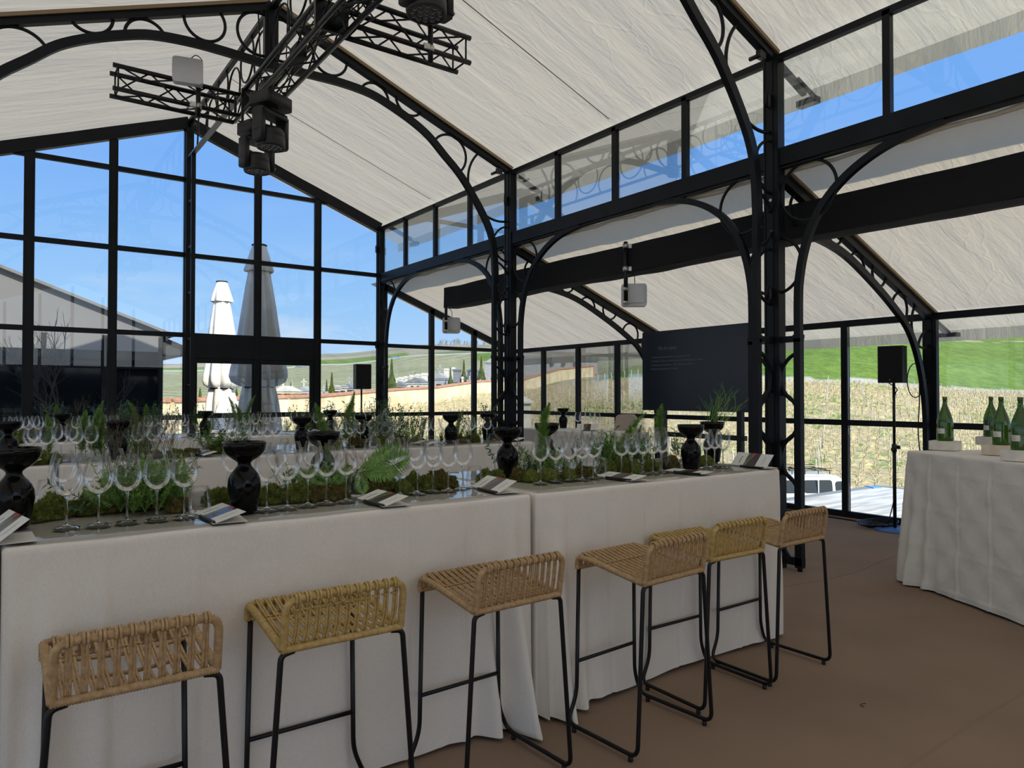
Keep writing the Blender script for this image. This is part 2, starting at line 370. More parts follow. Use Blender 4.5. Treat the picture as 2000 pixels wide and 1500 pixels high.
# roof fabric: one sheet per slope, with a little sag between the frames
def sag(y, lines, amp):
    k = 0
    for a, b_ in zip(lines[:-1], lines[1:]):
        if a <= y <= b_: k = math.sin(math.pi * (y - a) / (b_ - a))
    return -amp * k
ylines = [-8.5, -4.395, -0.275, 3.845, 7.96, 12.09, 12.7]
def wav(x, y, s): return 0.012 * mnoise.noise(Vector((x * 0.9 + s, y * 3.1, s))) + 0.006 * mnoise.noise(Vector((x * 1.3, y * 9.0 + x * 1.5, s + 5)))
def slope(name, x0, x1, zf, seed, over):
    b_ = MB(); ny, nx = 420, 26
    def fn(u, v):
        y = YB + v * (YG + 0.5 - YB); x = x0 + u * (x1 - x0)
        edge = min(1, 6 * u, 6 * (1 - u))
        return (x, y, zf(x) + (0.062 if x < XR + 0.7 and zf is not aislez else 0.03) + sag(y, ylines, 0.03) * edge + wav(x, y, seed) * edge)
    b_.grid(fn, nx, ny)
    return struct(name, b_, M_roof)
slope('ceiling', XN, XR + 0.62, roofz, 1.0, 0.6)
slope('ceiling', XN, XL - 0.62, lambda x: APEX - (APEX - EAVE) * abs(x - XN) / (XN - XL), 4.0, 0.6)
slope('ceiling', XR + 0.05, XO + 0.55, aislez, 8.0, 0.5)
slope('ceiling', XL - 0.05, XL - 3.4, lambda x: 3.58 - 0.376 * (XL - 0.2 - x), 12.0, 0.5)
# seam stitched across each fabric slope, half way between two frames
for ys in (5.9, 10.02):
    sm_ = MB(); sm_.strip([(x, ys, roofz(x) - 0.008) for x in [XN + 0.1 + i * (XR - XN - 0.2) / 8 for i in range(9)]], 0.012, 0.004, (0, 1, 0))
    tag(sm_.build('roof_seam', mat('seam_thread', (0.45, 0.42, 0.37), 0.9)), kind='structure')
# hanging edge of the fabric outside the eaves
vl = MB()
def valance(x, z, drop, nm):
    b_ = MB(); b_.grid(lambda u, v: (x + 0.012 * math.sin(v * 90) * u, YB + v * (YG + 0.5 - YB), z - u * drop), 2, 160)
    struct(nm, b_, M_roof)
valance(XR + 0.62, roofz(XR + 0.62) + 0.066, 0.16, 'trim_1')
valance(XO + 0.55, aislez(XO + 0.55) + 0.03, 0.13, 'trim_2')
# fabric roll under the clerestory beam
rl = MB(); rl.tube([(XR + 0.09, -4.3 + 0.2 * i, 3.585 + 0.008 * math.sin(i * 2.1)) for i in range(82)], [0.022 + 0.006 * math.sin(i * 1.3) for i in range(82)], 8)
struct('trim_3', rl, M_roof)

win_n = [0]
def pane(ring, vec, nm='window'):
    win_n[0] += 1; b_ = MB(); b_.prism(ring, vec); return struct('%s_%d' % (nm, win_n[0]), b_, M_pane)

# ---------------------------------------------------------------- gable wall of the nave
gx = [XL, 0.38, 1.415, XN, 3.53, 4.56, XR]
rails = [4.945, 3.755, 2.495, 1.20, 0.04]       # centre heights
fr = MB()
def gz(x): return APEX - (APEX - EAVE) * abs(x - XN) / (XR - XN)
def frame_gable():
    for i, x in enumerate(gx):
        w = 0.09 if i not in (3, 1) else 0.13
        top = gz(x) - 0.07
        if abs(x - XN) < 1e-6: top = APEX
        if i in (4,): fr.bb((x - w / 2, YG - 0.04, 2.14), (x + w / 2, YG + 0.04, top))
        else: fr.bb((x - w / 2, YG - 0.04, 0), (x + w / 2, YG + 0.04, top))
    for z in rails:
        x0, x1 = XL, XR
        if z > 4.7:
            dx = (APEX - 0.1 - z) / ((APEX - EAVE) / (XR - XN)); x0, x1 = XN - dx, XN + dx
        if z < 1.5:
            fr.bb((x0, YG - 0.03, z - 0.036), (XN, YG + 0.03, z + 0.036)); fr.bb((4.56, YG - 0.03, z - 0.036), (x1, YG + 0.03, z + 0.036))
        else: fr.bb((x0, YG - 0.03, z - 0.036), (x1, YG + 0.03, z + 0.036))
    fr.beam((XN, YG, APEX - 0.035), (XR, YG, EAVE - 0.035), 0.11, 0.18); fr.beam((XN, YG, APEX - 0.035), (XL, YG, EAVE - 0.035), 0.11, 0.18)
    # thin beads on both sides of every bar
    for x in gx:
        for s in (-1, 1): fr.bb((x + s * 0.052 - 0.008, YG - 0.05, 0), (x + s * 0.052 + 0.008, YG - 0.03, gz(x) - 0.13))
    fr.bb((XN, YG - 0.045, 2.14), (4.56, YG + 0.045, 2.50))     # deep header over the doors
frame_gable()
struct('wall_gable', fr, M_steel)
zz = [0.04, 1.20, 2.495, 3.755, 4.945]
for i in range(6):
    x0, x1 = gx[i] + 0.04, gx[i + 1] - 0.04
    for a, b_ in zip(zz[:-1], zz[1:]):
        if i in (3, 4) and b_ <= 2.5: continue
        top0, top1 = min(b_, gz(x0) - 0.1), min(b_, gz(x1) - 0.1)
        pane([(x0, YG - 0.003, a), (x1, YG - 0.003, a), (x1, YG - 0.003, top1), (x0, YG - 0.003, top0)], (0, 0.006, 0))
    t0, t1 = gz(x0) - 0.1, gz(x1) - 0.1
    if max(t0, t1) > 5.0:
        if min(t0, t1) > 4.95: pane([(x0, YG - 0.003, 4.945), (x1, YG - 0.003, 4.945), (x1, YG - 0.003, t1), (x0, YG - 0.003, t0)], (0, 0.006, 0))
        else:
            xm = x0 + (x1 - x0) * (4.945 - t0) / (t1 - t0)
            if t1 > t0: pane([(xm, YG - 0.003, 4.945), (x1, YG - 0.003, 4.945), (x1, YG - 0.003, t1)], (0, 0.006, 0))
            else: pane([(x0, YG - 0.003, 4.945), (xm, YG - 0.003, 4.945), (x0, YG - 0.003, t0)], (0, 0.006, 0))
# double door under the header
for k, (x0, x1) in enumerate(((XN + 0.07, 3.528), (3.534, 4.51))):
    d = MB()
    for xx in (x0 + 0.035, x1 - 0.035): d.bb((xx - 0.035, YG - 0.03, 0.012), (xx + 0.035, YG + 0.03, 2.135))
    for zz_ in (0.05, 1.22, 2.10): d.bb((x0, YG - 0.028, zz_ - 0.04), (x1, YG + 0.028, zz_ + 0.04))
    do = struct('door_%d' % (k + 1), d, M_steel)
    g = MB(); g.bb((x0 + 0.07, YG - 0.003, 0.09), (x1 - 0.07, YG + 0.003, 1.18)); g.bb((x0 + 0.07, YG - 0.003, 1.26), (x1 - 0.07, YG + 0.003, 2.06)); g.build('pane', M_pane, do)
    h = MB(); hx = x1 - 0.03 if k == 0 else x0 + 0.03
    h.tube([(hx, YG - 0.03, 1.05), (hx, YG - 0.075, 1.05), (hx + (-0.11 if k == 0 else 0.11), YG - 0.075, 1.05)], 0.009, 8); h.build('door_handle', M_steel2, do)
# ---------------------------------------------------------------- gable of the aisle
ag = [XR + 0.1, 6.85, 7.83, XO - 0.02]
fa = MB()
for i, x in enumerate(ag):
    fa.bb((x - 0.045, YG - 0.04, 0), (x + 0.045, YG + 0.04, aislez(x) - 0.03))
for z in (0.04, 1.19, 2.47):
    x1 = XO if z < 2.4 else 5.95 + (3.54 - z) / 0.376
    fa.bb((XR, YG - 0.03, z - 0.035), (x1, YG + 0.03, z + 0.035))
fa.beam((XR, YG, aislez(XR) - 0.06), (XO, YG, aislez(XO) - 0.06), 0.08, 0.12)
struct('wall_aisle_gable', fa, M_steel)
for i in range(3):
    x0, x1 = ag[i] + 0.04, ag[i + 1] - 0.04
    for a, b_ in ((0.04, 1.19), (1.19, 2.47), (2.47, 9)):
        t0, t1 = min(b_, aislez(x0) - 0.1), min(b_, aislez(x1) - 0.1)
        if t1 < a: t1 = a + 0.001
        if t0 > a + 0.02: pane([(x0, YG - 0.003, a), (x1, YG - 0.003, a), (x1, YG - 0.003, t1), (x0, YG - 0.003, t0)], (0, 0.006, 0))
# ---------------------------------------------------------------- clerestory wall and its panes
fc = MB()
fc.bb((XR - 0.035, YB, 3.62), (XR + 0.035, YG, 3.78))            # beam
fc.bb((XR - 0.028, YB, 3.59), (XR + 0.028, YG, 3.605)); 
fc.bb((XR - 0.03, YB, EAVE - 0.09), (XR + 0.03, YG, EAVE - 0.03))
ycols = [YB, -4.395, -0.275] + YC + [YG]
for a, b_ in zip(ycols[:-1], ycols[1:]):
    st = (b_ - a) / 4
    for k in range(1, 4): fc.bb((XR - 0.03, a + k * st - 0.03, 3.76), (XR + 0.03, a + k * st + 0.03, EAVE - 0.05))
    for k in range(4):
        y0, y1 = a + k * st + 0.03, a + (k + 1) * st - 0.03
        if y1 > 1.0: pane([(XR - 0.003, y0, 3.78), (XR - 0.003, y1, 3.78), (XR - 0.003, y1, EAVE - 0.09), (XR - 0.003, y0, EAVE - 0.09)], (0.006, 0, 0))
struct('wall_clerestory', fc, M_steel)
# left side of the nave, seen only in reflections
fc = MB(); fc.bb((XL - 0.035, YB, 3.62), (XL + 0.035, YG, 3.78)); fc.bb((XL - 0.03, YB, EAVE - 0.09), (XL + 0.03, YG, EAVE - 0.03))
for a, b_ in zip(ycols[:-1], ycols[1:]):
    st = (b_ - a) / 4
    for k in range(0, 4): fc.bb((XL - 0.03, a + k * st - 0.03, 0 if k == 0 else 3.76), (XL + 0.03, a + k * st + 0.03, EAVE - 0.05))
struct('wall_left', fc, M_steel)
# dark end wall added behind the camera to darken gable reflections, glazed above
wbk = MB(); wbk.bb((XL, YB - 0.05, 0), (XR, YB + 0.02, 2.7)); wbk.bb((XR, YB - 0.05, 0), (XO, YB + 0.02, 2.4))
for x in (XL, 0.3, 1.4, 2.46, 3.5, 4.6, XR): wbk.bb((x - 0.05, YB - 0.04, 2.7), (x + 0.05, YB + 0.04, APEX - (APEX - EAVE) * abs(x - XN) / (XR - XN) - 0.05))
struct('wall_back', wbk, M_black)
# ---------------------------------------------------------------- outer wall of the aisle
fo = MB()
fo.bb((XO - 0.03, YB, 2.42), (XO + 0.03, YG, 2.50)); fo.bb((XO - 0.03, YB, 1.165), (XO + 0.03, YG, 1.235)); fo.bb((XO - 0.03, YB, 0.0), (XO + 0.03, YG, 0.075))
for a, b_ in zip(ycols[:-1], ycols[1:]):
    st = (b_ - a) / 4
    for k in range(4):
        w = 0.04 if k else 0.075
        fo.bb((XO - 0.035, a + k * st - w, 0), (XO + 0.035, a + k * st + w, 2.46))
        if k == 0: fo.bb((XO - 0.05, a - 0.03, 0), (XO + 0.05, a + 0.03, 2.50))
        y0, y1 = a + k * st + w, a + (k + 1) * st - 0.04
        if y1 > 0.5:
            for z0, z1 in ((0.075, 1.165), (1.235, 2.42)):
                pane([(XO - 0.003, y0, z0), (XO - 0.003, y1, z0), (XO - 0.003, y1, z1), (XO - 0.003, y0, z1)], (0.006, 0, 0))
struct('wall_outer', fo, M_steel)

# ---------------------------------------------------------------- ring tracery helper
def arcs2d(cx, cz, r, ok, n=72):
    """the parts of a circle for which ok(a, z) holds, as lists of points"""
    P = [(cx + r * math.cos(2 * math.pi * i / n), cz + r * math.sin(2 * math.pi * i / n)) for i in range(n)]
    K = [ok(*p) for p in P]
    if all(K): return [P + [P[0]]]
    out = []; i0 = K.index(False); cur = []
    for j in range(1, n + 1):
        i = (i0 + j) % n
        if K[i]: cur.append(P[i])
        elif cur:
            if len(cur) > 3: out.append(cur)
            cur = []
    if len(cur) > 3: out.append(cur)
    return out
def interp(tab, x):
    if x <= tab[0][0]: return tab[0][1]
    for (a, fa_), (b_, fb) in zip(tab[:-1], tab[1:]):
        if x <= b_: return fa_ + (fb - fa_) * (x - a) / (b_ - a)
    return tab[-1][1]
def smooth_path(pts, sub=5):
    pts = [Vector(p) for p in pts]; out = []
    for i in range(len(pts) - 1):
        p0 = pts[max(i - 1, 0)]; p1 = pts[i]; p2 = pts[i + 1]; p3 = pts[min(i + 2, len(pts) - 1)]
        for k in range(sub):
            t = k / sub
            out.append(0.5 * ((2 * p1) + (p2 - p0) * t + (2 * p0 - 5 * p1 + 4 * p2 - p3) * t * t + (3 * p1 - p0 - 3 * p2 + p3) * t ** 3))
    out.append(pts[-1]); return out

M_tan = mat('tan_edge_strip', (0.28, 0.20, 0.11), 0.8)
# ---------------------------------------------------------------- nave arch frames (rafters, arch and rings)
half_arch = [(0.0, 5.215), (0.5, 5.235), (0.86, 5.235), (1.2, 5.20), (1.46, 5.12), (1.75, 5.0), (2.0, 4.86), (2.22, 4.67), (2.50, 4.42), (2.80, 4.03), (2.96, 3.74), (3.02, 3.45), (3.04, 3.05)]
ring_spots = [(0.125, 'mid', 0.235), (0.69, 'cup', 0.205), (1.25, 'hump', 0.19), (1.74, 'cup', 0.20), (2.31, 'hump', 0.255), (3.10, 'big', 0.50)]
def nave_frame(y, label):
    t = thing('arched_roof_frame', label, 'roof frame', (XN, y, 0), 0, 'arched roof frames of the nave')
    for s in (-1, 1):
        r = MB(); r.beam((0, 0, APEX - 0.005), (s * (XR - XN), 0, EAVE - 0.03), 0.075, 0.105); r.build('rafter', M_steel, t)
        r = MB(); r.beam((s * 0.06, -0.055, APEX + 0.02), (s * (XR - XN), -0.055, EAVE + 0.0), 0.02, 0.035); r.build('edge_strip', M_tan, t)
        a = MB(); a.strip(smooth_path([(s * x, 0, z) for x, z in half_arch]), 0.055, 0.085, (0, 1, 0)); a.build('arch_rib', M_steel, t)
        up = lambda x: APEX - 0.055 - (APEX - EAVE + 0.025) * x / (XR - XN)
        lo = lambda x: interp(half_arch, x)
        for cx, ty, rr in ring_spots:
            slope_ = math.atan((APEX - EAVE) / (XR - XN)); cz = {'cup': lo(cx) + 0.045 + rr * 1.06, 'hump': up(cx) - rr / math.cos(slope_) - 0.005, 'mid': 5.53, 'big': 4.42}[ty]
            for arc in arcs2d(cx, cz, rr, lambda a_, z_: 0.05 < a_ < 3.24 and (ty == 'big' or lo(a_) - 0.0 < z_) and z_ < up(a_) + 0.005):
                q = MB(); q.tube([(s * p[0], 0, p[1]) for p in arc], 0.0165, 7); q.build('ring', M_steel, t)
        # clamp near the eave
        k = MB(); k.box((s * 3.1, 0, EAVE - 0.06), (0.08, 0.05, 0.07)); k.tube([(s * 3.02, -0.06, EAVE - 0.1), (s * 3.02, 0.06, EAVE - 0.1)], 0.02, 8); k.build('hinge_clamp', M_steel2, t)
    p = MB(); p.bb((-0.045, -0.05, 5.16), (0.045, 0.05, APEX - 0.02)); p.bb((-0.075, -0.035, 5.16), (-0.05, 0.035, APEX - 0.05)); p.bb((0.05, -0.035, 5.16), (0.075, 0.035, APEX - 0.05)); p.build('king_post', M_steel, t)
    return t
nave_frame(YC[1], 'black arched steel roof frame with rings, the farther one spanning the middle of the hall')
nave_frame(YC[0], 'black arched steel roof frame with rings, the nearer one leaving the top of the photo')
# ridge girder between the frames
def ridge(y0, y1, label):
    t = thing('ridge_girder', label, 'girder', (XN, y0, 0))
    L = y1 - y0
    b_ = MB(); b_.bb((-0.03, 0.06, APEX - 0.06), (0.03, L - 0.06, APEX - 0.01)); b_.build('top_rail', M_steel, t)
    b_ = MB(); b_.bb((-0.035, 0.06, 5.27), (0.035, L - 0.06, 5.295)); b_.build('bottom_rail', M_grey, t)
    n = 7
    for k in range(n):
        c = 0.35 + (L - 0.7) * k / (n - 1); up_ = k % 2
        for arc in arcs2d(c, 5.55 + (0.09 if up_ else -0.09), 0.27, lambda a_, z_: 5.28 < z_ < APEX - 0.04 and 0.05 < a_ < L - 0.05):
            q = MB(); q.tube([(0, p[0], p[1]) for p in arc], 0.0125, 6); q.build('ring', M_steel, t)
    return t
ridge(YC[1], YG, 'slim grey ridge girder with tall rings, running from the middle frame to the gable')
ridge(YC[0], YC[1], 'slim grey ridge girder with tall rings above the black lighting truss')
# centre post of the gable: two chords and rungs
t = thing('ladder_post', 'black ladder-like steel post up the middle of the glass gable', 'post', (XN, YG - 0.085, 0))
q = MB(); q.bb((-0.055, -0.03, 0), (0.055, 0.03, 5.75)); q.build('rear_chord', M_steel, t)
q = MB(); q.bb((-0.03, -0.285, 0), (0.03, -0.235, 5.30)); q.build('front_chord', M_steel, t)
for k in range(8):
    q = MB(); q.bb((-0.022, -0.26, 0.28 + 0.715 * k - 0.012), (0.022, -0.03, 0.28 + 0.715 * k + 0.012)); q.build('rung', M_grey, t)

# ---------------------------------------------------------------- columns
beam_arc = [(0.235, 0.0), (0.235, 2.36), (0.245, 2.56), (0.29, 2.80), (0.37, 3.02), (0.50, 3.22), (0.68, 3.38), (0.90, 3.50), (1.14, 3.575), (1.45, 3.62)]
def arcx(z): return interp([(z_, x_) for x_, z_ in beam_arc], z)
def column(y, label, sides=(-1, 1), nave=True, full=True):
    t = thing('steel_column', label, 'column', (XR, y, 0))
    p = MB(); p.bb((-0.045, -0.055, 0.0), (0.045, 0.055, EAVE - 0.02)); p.bb((-0.052, -0.022, 0.0), (-0.045, 0.022, EAVE - 0.04)); p.bb((-0.05, 0.058, 0), (0.05, 0.075, EAVE - 0.03)); p.bb((-0.05, -0.075, 0), (0.05, -0.058, EAVE - 0.03))
    p.build('post', M_steel, t)
    for s in sides:
        l = MB(); l.bb((-0.03, s * 0.235 - 0.032, 0.03), (0.03, s * 0.235 + 0.032, 2.05)); l.bb((-0.035, s * 0.235 - 0.036, 2.05), (0.035, s * 0.235 + 0.036, 2.085)); l.build('side_leg', M_steel, t)
        a = MB(); a.strip(smooth_path([(0, s * x, z) for x, z in beam_arc if z > 2] [:0] + [(0, s * x, z) for x, z in [(0.235, 2.08)] + beam_arc[1:]]), 0.055, 0.06, (1, 0, 0)); a.build('arch_brace', M_steel, t)
        q = MB(); q.bb((-0.03, min(s * 0.05, s * 0.27), 2.02), (0.03, max(s * 0.05, s * 0.27), 2.075)); q.build('splice_plate', M_steel, t)
        q = MB(); q.bb((-0.03, min(s * 0.05, s * 0.27), 0.05), (0.03, max(s * 0.05, s * 0.27), 0.12)); q.tube([(0, s * 0.235, 0), (0, s * 0.235, 0.04)], 0.022, 10); q.build('base_plate', M_steel, t)
        # corner ring, and the ring between post and leg
        for arc in arcs2d(0.335, 3.345, 0.262, lambda a_, z_: True):
            q = MB(); q.tube([(0, s * p_[0], p_[1]) for p_ in arc[:-1]], 0.0145, 7, closed=True); q.build('ring', M_steel, t)
        for arc in arcs2d(0.02, 2.72, 0.25, lambda a_, z_: 0.05 < a_ < arcx(z_) + 0.02):
            q = MB(); q.tube([(0, s * p_[0], p_[1]) for p_ in arc], 0.0145, 7); q.build('ring', M_steel, t)
        # chain of half rings in the lower part
        for k in range(5):
            cz = 1.70 - 0.355 * k; cy = 0.29 if k % 2 == 0 else 0.0
            for arc in arcs2d(cy, cz, 0.232, lambda a_, z_: 0.055 < a_ < 0.225 and 0.1 < z_ < 2.02):
                q = MB(); q.tube([(0, s * p_[0], p_[1]) for p_ in arc], 0.0175, 7); q.build('ring', M_steel, t)
    if nave:
        l = MB(); l.bb((-0.27 - 0.028, -0.03, 0.03), (-0.27 + 0.028, 0.03, 2.05)); l.bb((-0.27 - 0.032, -0.034, 2.05), (-0.27 + 0.032, 0.034, 2.085)); l.bb((-0.27 - 0.028, -0.027, 2.085), (-0.27 + 0.028, 0.027, 3.06)); l.build('front_leg', M_steel, t)
        q = MB(); q.bb((-0.27, -0.03, 2.02), (-0.04, 0.03, 2.075)); q.build('splice_plate', M_steel, t)
        for k in range(5):
            cz = 1.70 - 0.355 * k; cy = -0.32 if k % 2 == 0 else 0.0
            for arc in arcs2d(cy, cz, 0.25, lambda a_, z_: -0.25 < a_ < -0.05 and 0.1 < z_ < 2.02):
                q = MB(); q.tube([(p_[0], 0, p_[1]) for p_ in arc], 0.0175, 7); q.build('ring', M_steel, t)
        for cz, rr, cx in ((2.62, 0.25, -0.04), (3.12, 0.25, -0.29), (3.62, 0.24, -0.04)):
            for arc in arcs2d(cx, cz, rr, lambda a_, z_: -0.26 < a_ < -0.05):
                q = MB(); q.tube([(p_[0], 0, p_[1]) for p_ in arc], 0.0145, 7); q.build('ring', M_steel, t)
        for zb in (3.03, 3.32):
            q = MB(); q.tube([(-0.06, 0, zb), (-0.045, 0, zb)], 0.014, 10); q.build('bolt', M_zinc, t)
    q = MB()
    for zb in (4.22, 2.46): 
        q.box((-0.065, 0, zb), (0.03, 0.05, 0.10)); q.tube([(-0.085, -0.02, zb - 0.08), (-0.085, -0.02, zb + 0.05)], 0.01, 6)
        q.tube([(-0.085, 0.02, zb - 0.05), (-0.085, 0.02, zb + 0.08)], 0.008, 6)
    q.build('latch', M_steel2, t)
    return t
column(YC[0], 'black steel column with ring tracery standing right of the wall screen, the nearest one')
column(YC[1], 'black steel column with ring tracery in the middle of the photo, second from the gable')
column(YG - 0.04, 'black steel column with ring tracery in the corner where the glass gable meets the aisle', (-1,), False)

# ---------------------------------------------------------------- half arches of the aisle
aa = [(0.35, 3.08), (0.72, 3.07), (1.2, 2.97), (1.72, 2.75), (2.2, 2.50), (2.53, 2.27), (2.76, 1.92), (2.90, 1.45), (2.925, 0.95), (2.93, 0.05)]
def aisle_frame(y, label):
    t = thing('aisle_roof_frame', label, 'roof frame', (XR, y, 0), 0, 'half-arched roof frames of the aisle')
    b_ = MB(); b_.beam((0.05, 0, aislez(XR + 0.05) - 0.05), (XO - XR, 0, aislez(XO) - 0.05), 0.075, 0.10); b_.build('rafter', M_steel, t)
    b_ = MB(); b_.beam((0.06, -0.055, aislez(XR + 0.06) + 0.005), (XO - XR + 0.1, -0.055, aislez(XO + 0.1) + 0.005), 0.02, 0.03); b_.build('edge_strip', M_tan, t)
    b_ = MB(); b_.strip(smooth_path([(x, 0, z) for x, z in aa]), 0.05, 0.07, (0, 1, 0)); b_.build('arch_rib', M_steel, t)
    up = lambda x: aislez(XR + x) - 0.10; lo = lambda x: interp(aa, x)
    for k, (cx, ty, rr) in enumerate(((0.42, 'cup', 0.17), (0.72, 'hump', 0.15), (1.02, 'cup', 0.14), (1.42, 'hump', 0.15), (1.88, 'cup', 0.14), (2.32, 'hump', 0.17), (2.86, 'big', 0.27))):
        mid = {'cup': lo(cx) + 0.037 + rr * 1.05, 'hump': up(cx) - rr * 1.07, 'big': 2.36}[ty]
        for arc in arcs2d(cx, mid, rr, lambda a_, z_: 0.05 < a_ < 3.02 and lo(a_) < z_ < up(a_) + 0.005):
            q = MB(); q.tube([(p[0], 0, p[1]) for p in arc], 0.0145, 7); q.build('ring', M_steel, t)
    for arc in arcs2d(3.02, 2.0, 0.3, lambda a_, z_: interp([(z2, x2) for x2, z2 in reversed(aa)], z_) < a_ < 3.01):
        q = MB(); q.tube([(p[0], 0, p[1]) for p in arc], 0.0145, 7); q.build('ring', M_steel, t)
    for cz in (1.62,):
        for arc in arcs2d(2.93, cz, 0.2, lambda a_, z_: 2.93 < a_ < 3.01):
            q = MB(); q.tube([(p[0], 0, p[1]) for p in arc], 0.0145, 7); q.build('ring', M_steel, t)
    # fork at the eave outside
    q = MB(); q.beam((3.05, 0, aislez(XO) - 0.06), (3.5, 0, aislez(XO + 0.45) - 0.05), 0.05, 0.05); q.box((3.52, 0, aislez(XO + 0.5) - 0.05), (0.10, 0.22, 0.05)); q.build('eave_bracket', M_grey, t)
aisle_frame(YC[0], 'black half-arched roof frame with rings at the right, landing beside the tall loudspeaker stand')
aisle_frame(YC[1], 'black half-arched roof frame with rings, farther back, ending behind the wall screen')
for y in YC + [YG - 0.3]:
    q = MB(); q.beam((XR + 0.03, y, roofz(XR) - 0.05), (XR + 0.5, y, roofz(XR + 0.5) - 0.05), 0.05, 0.06); q.box((XR + 0.56, y, roofz(XR + 0.56) - 0.10), (0.09, 0.20, 0.06)); q.tube([(XR + 0.3, y - 0.05, roofz(XR + 0.3) - 0.05), (XR + 0.52, y - 0.1, roofz(XR + 0.56) - 0.1)], 0.02, 8)
    lab = {0: 'grey eave bracket outside the high windows, right of the nearest column', 1: 'grey eave bracket outside the high windows, right of the middle column', 2: 'grey eave bracket outside the high windows in the far corner'}[(YC + [YG - 0.3]).index(y)]
    tag(q.build('eave_bracket', M_grey), lab, 'bracket', 'eave brackets outside the high windows')
# ================================================================ RIGGING
def box_truss(mb_parent, p, q, s=0.24, up=(0, 0, 1), step=0.34):
    """four chords and zigzag lattice, as parts of mb_parent (local coordinates)"""
    p, q = Vector(p), Vector(q); d = (q - p); L = d.length; d.normalize(); u = Vector(up); w = d.cross(u).normalized()
    cor = [(w * a + u * b_) * (s / 2) for a, b_ in ((-1, -1), (1, -1), (1, 1), (-1, 1))]
    for c in cor:
        b_ = MB(); b_.tube([p + c, q + c], 0.0245, 10); b_.build('chord', M_steel2, mb_parent)
    n = max(2, round(L / step))
    for k in range(4):
        a, c = cor[k], cor[(k + 1) % 4]; b_ = MB()
        for i in range(n):
            t0, t1 = 0.06 + (L - 0.12) * i / n, 0.06 + (L - 0.12) * (i + 1) / n
            x0, x1 = (a, c) if i % 2 == 0 else (c, a)
            b_.tube([p + d * t0 + x0, p + d * t1 + x1], 0.009, 6)
        b_.tube([p + d * 0.05 + a, p + d * 0.05 + c], 0.009, 6); b_.tube([q - d * 0.05 + a, q - d * 0.05 + c], 0.009, 6)
        b_.build('lattice', M_steel2, mb_parent)
TZ = 4.83
t = thing('lighting_truss', 'black four-chord lighting truss running lengthwise under the ridge', 'truss', (2.36, 8.43, TZ + 0.02))
box_truss(t, (0, 0.15, 0), (0, -6.6, 0))
for yy in (-0.1, -2.35):
    q = MB(); q.bb((-0.15, yy - 0.16, -0.13), (0.15, yy - 0.12, 0.13)); q.build('coupler_plate', M_steel2, t)
# hanging straps
for yy in (-0.47,):
    q = MB(); q.tube([(0, yy, 0.1), (-0.04, yy, APEX - TZ - 0.1)], 0.008, 6); q.build('hanging_strap', M_steel2, t)
for k, yy in enumerate((-1.3, -3.1)):
    q = MB(); q.tube([(0, yy, 0.1), (0.02, yy, APEX - TZ - 0.04)], 0.006, 6); q.build('hanging_cable', M_steel2, t)
q = MB(); random.seed(5)
for k in range(7):
    x0 = random.uniform(-0.1, 0.1); zc = random.uniform(-0.1, 0.08)
    q.tube(smooth_path([(x0 + random.uniform(-0.05, 0.05), -0.1 - 0.75 * i, zc + random.uniform(-0.05, 0.03)) for i in range(9)], 3), 0.0065, 5)
q.build('cable_bundle', M_steel2, t)
for yy in (-0.75, -1.7, -2.6):
    q = MB(); q.rbox((random.uniform(-0.04, 0.04), yy, -0.02), (0.10, 0.26, 0.14), 0.03); q.build('power_box', M_plastic, t)
t = thing('cross_truss', 'black four-chord truss arm reaching left from the far end of the lighting truss', 'truss', (2.22, 8.43, TZ), 0, 'side arms of the lighting truss')
box_truss(t, (-1.26, 0, 0), (-0.0, 0, 0))
t = thing('cross_truss', 'black four-chord truss arm reaching right above the middle of the hall', 'truss', (2.50, 5.92, TZ + 0.06), 0, 'side arms of the lighting truss')
box_truss(t, (0, 0, 0), (1.21, 0, 0))
# moving head lamps
def moving_head(loc, label, rz=0.3, big=1.0):
    t = thing('moving_head_lamp', label, 'stage lamp', loc, rz, 'moving head stage lamps'); t.scale = (1.2, 1.2, 1.2)
    q = MB(); q.rbox((0, 0, -0.05), (0.30, 0.24, 0.10), 0.04); q.build('base', M_plastic, t)
    q = MB(); q.tube([(0, 0, -0.09), (0, 0, -0.14)], 0.06, 14); q.rbox((0, 0, -0.155), (0.30, 0.13, 0.05), 0.03); q.build('swivel', M_plastic, t)
    for s in (-1, 1):
        q = MB(); q.rbox((s * 0.135, 0, -0.28), (0.05, 0.12, 0.26), 0.015); q.rbox((s * 0.135, 0, -0.37), (0.055, 0.10, 0.10), 0.02); q.build('yoke_arm', M_plastic, t)
    h = MB(); h.lathe([(0.0, -0.27), (0.09, -0.272), (0.112, -0.30), (0.116, -0.345), (0.112, -0.35), (0.118, -0.36), (0.12, -0.42), (0.114, -0.44), (0.105, -0.44), (0.10, -0.432), (0.0, -0.432)], 32); ho = h.build('lamp_head', M_plastic, t)
    lens = MB()
    for ring, n in ((0, 1), (0.042, 6), (0.083, 12)):
        for k in range(n):
            a = 2 * math.pi * k / n; lens.lathe([(0.0, -0.4365), (0.010, -0.437), (0.018, -0.434), (0.019, -0.430)], 10, (ring * math.cos(a), ring * math.sin(a), 0))
    lens.build('lens_cluster', mat('lens_glass', (0.05, 0.05, 0.06), 0.1, 0, 0, 50, 0, 5, 0.8), ho)
    k = MB(); k.tube([(0.17, 0, -0.36), (0.21, 0.02, -0.35)], 0.012, 8); k.tube([(0.14, -0.02, 0.0), (0.14, -0.02, 0.09)], 0.012, 6); k.tube([(-0.14, 0.02, 0.0), (-0.14, 0.02, 0.09)], 0.012, 6); k.build('clamp', M_steel2, t)
    return t
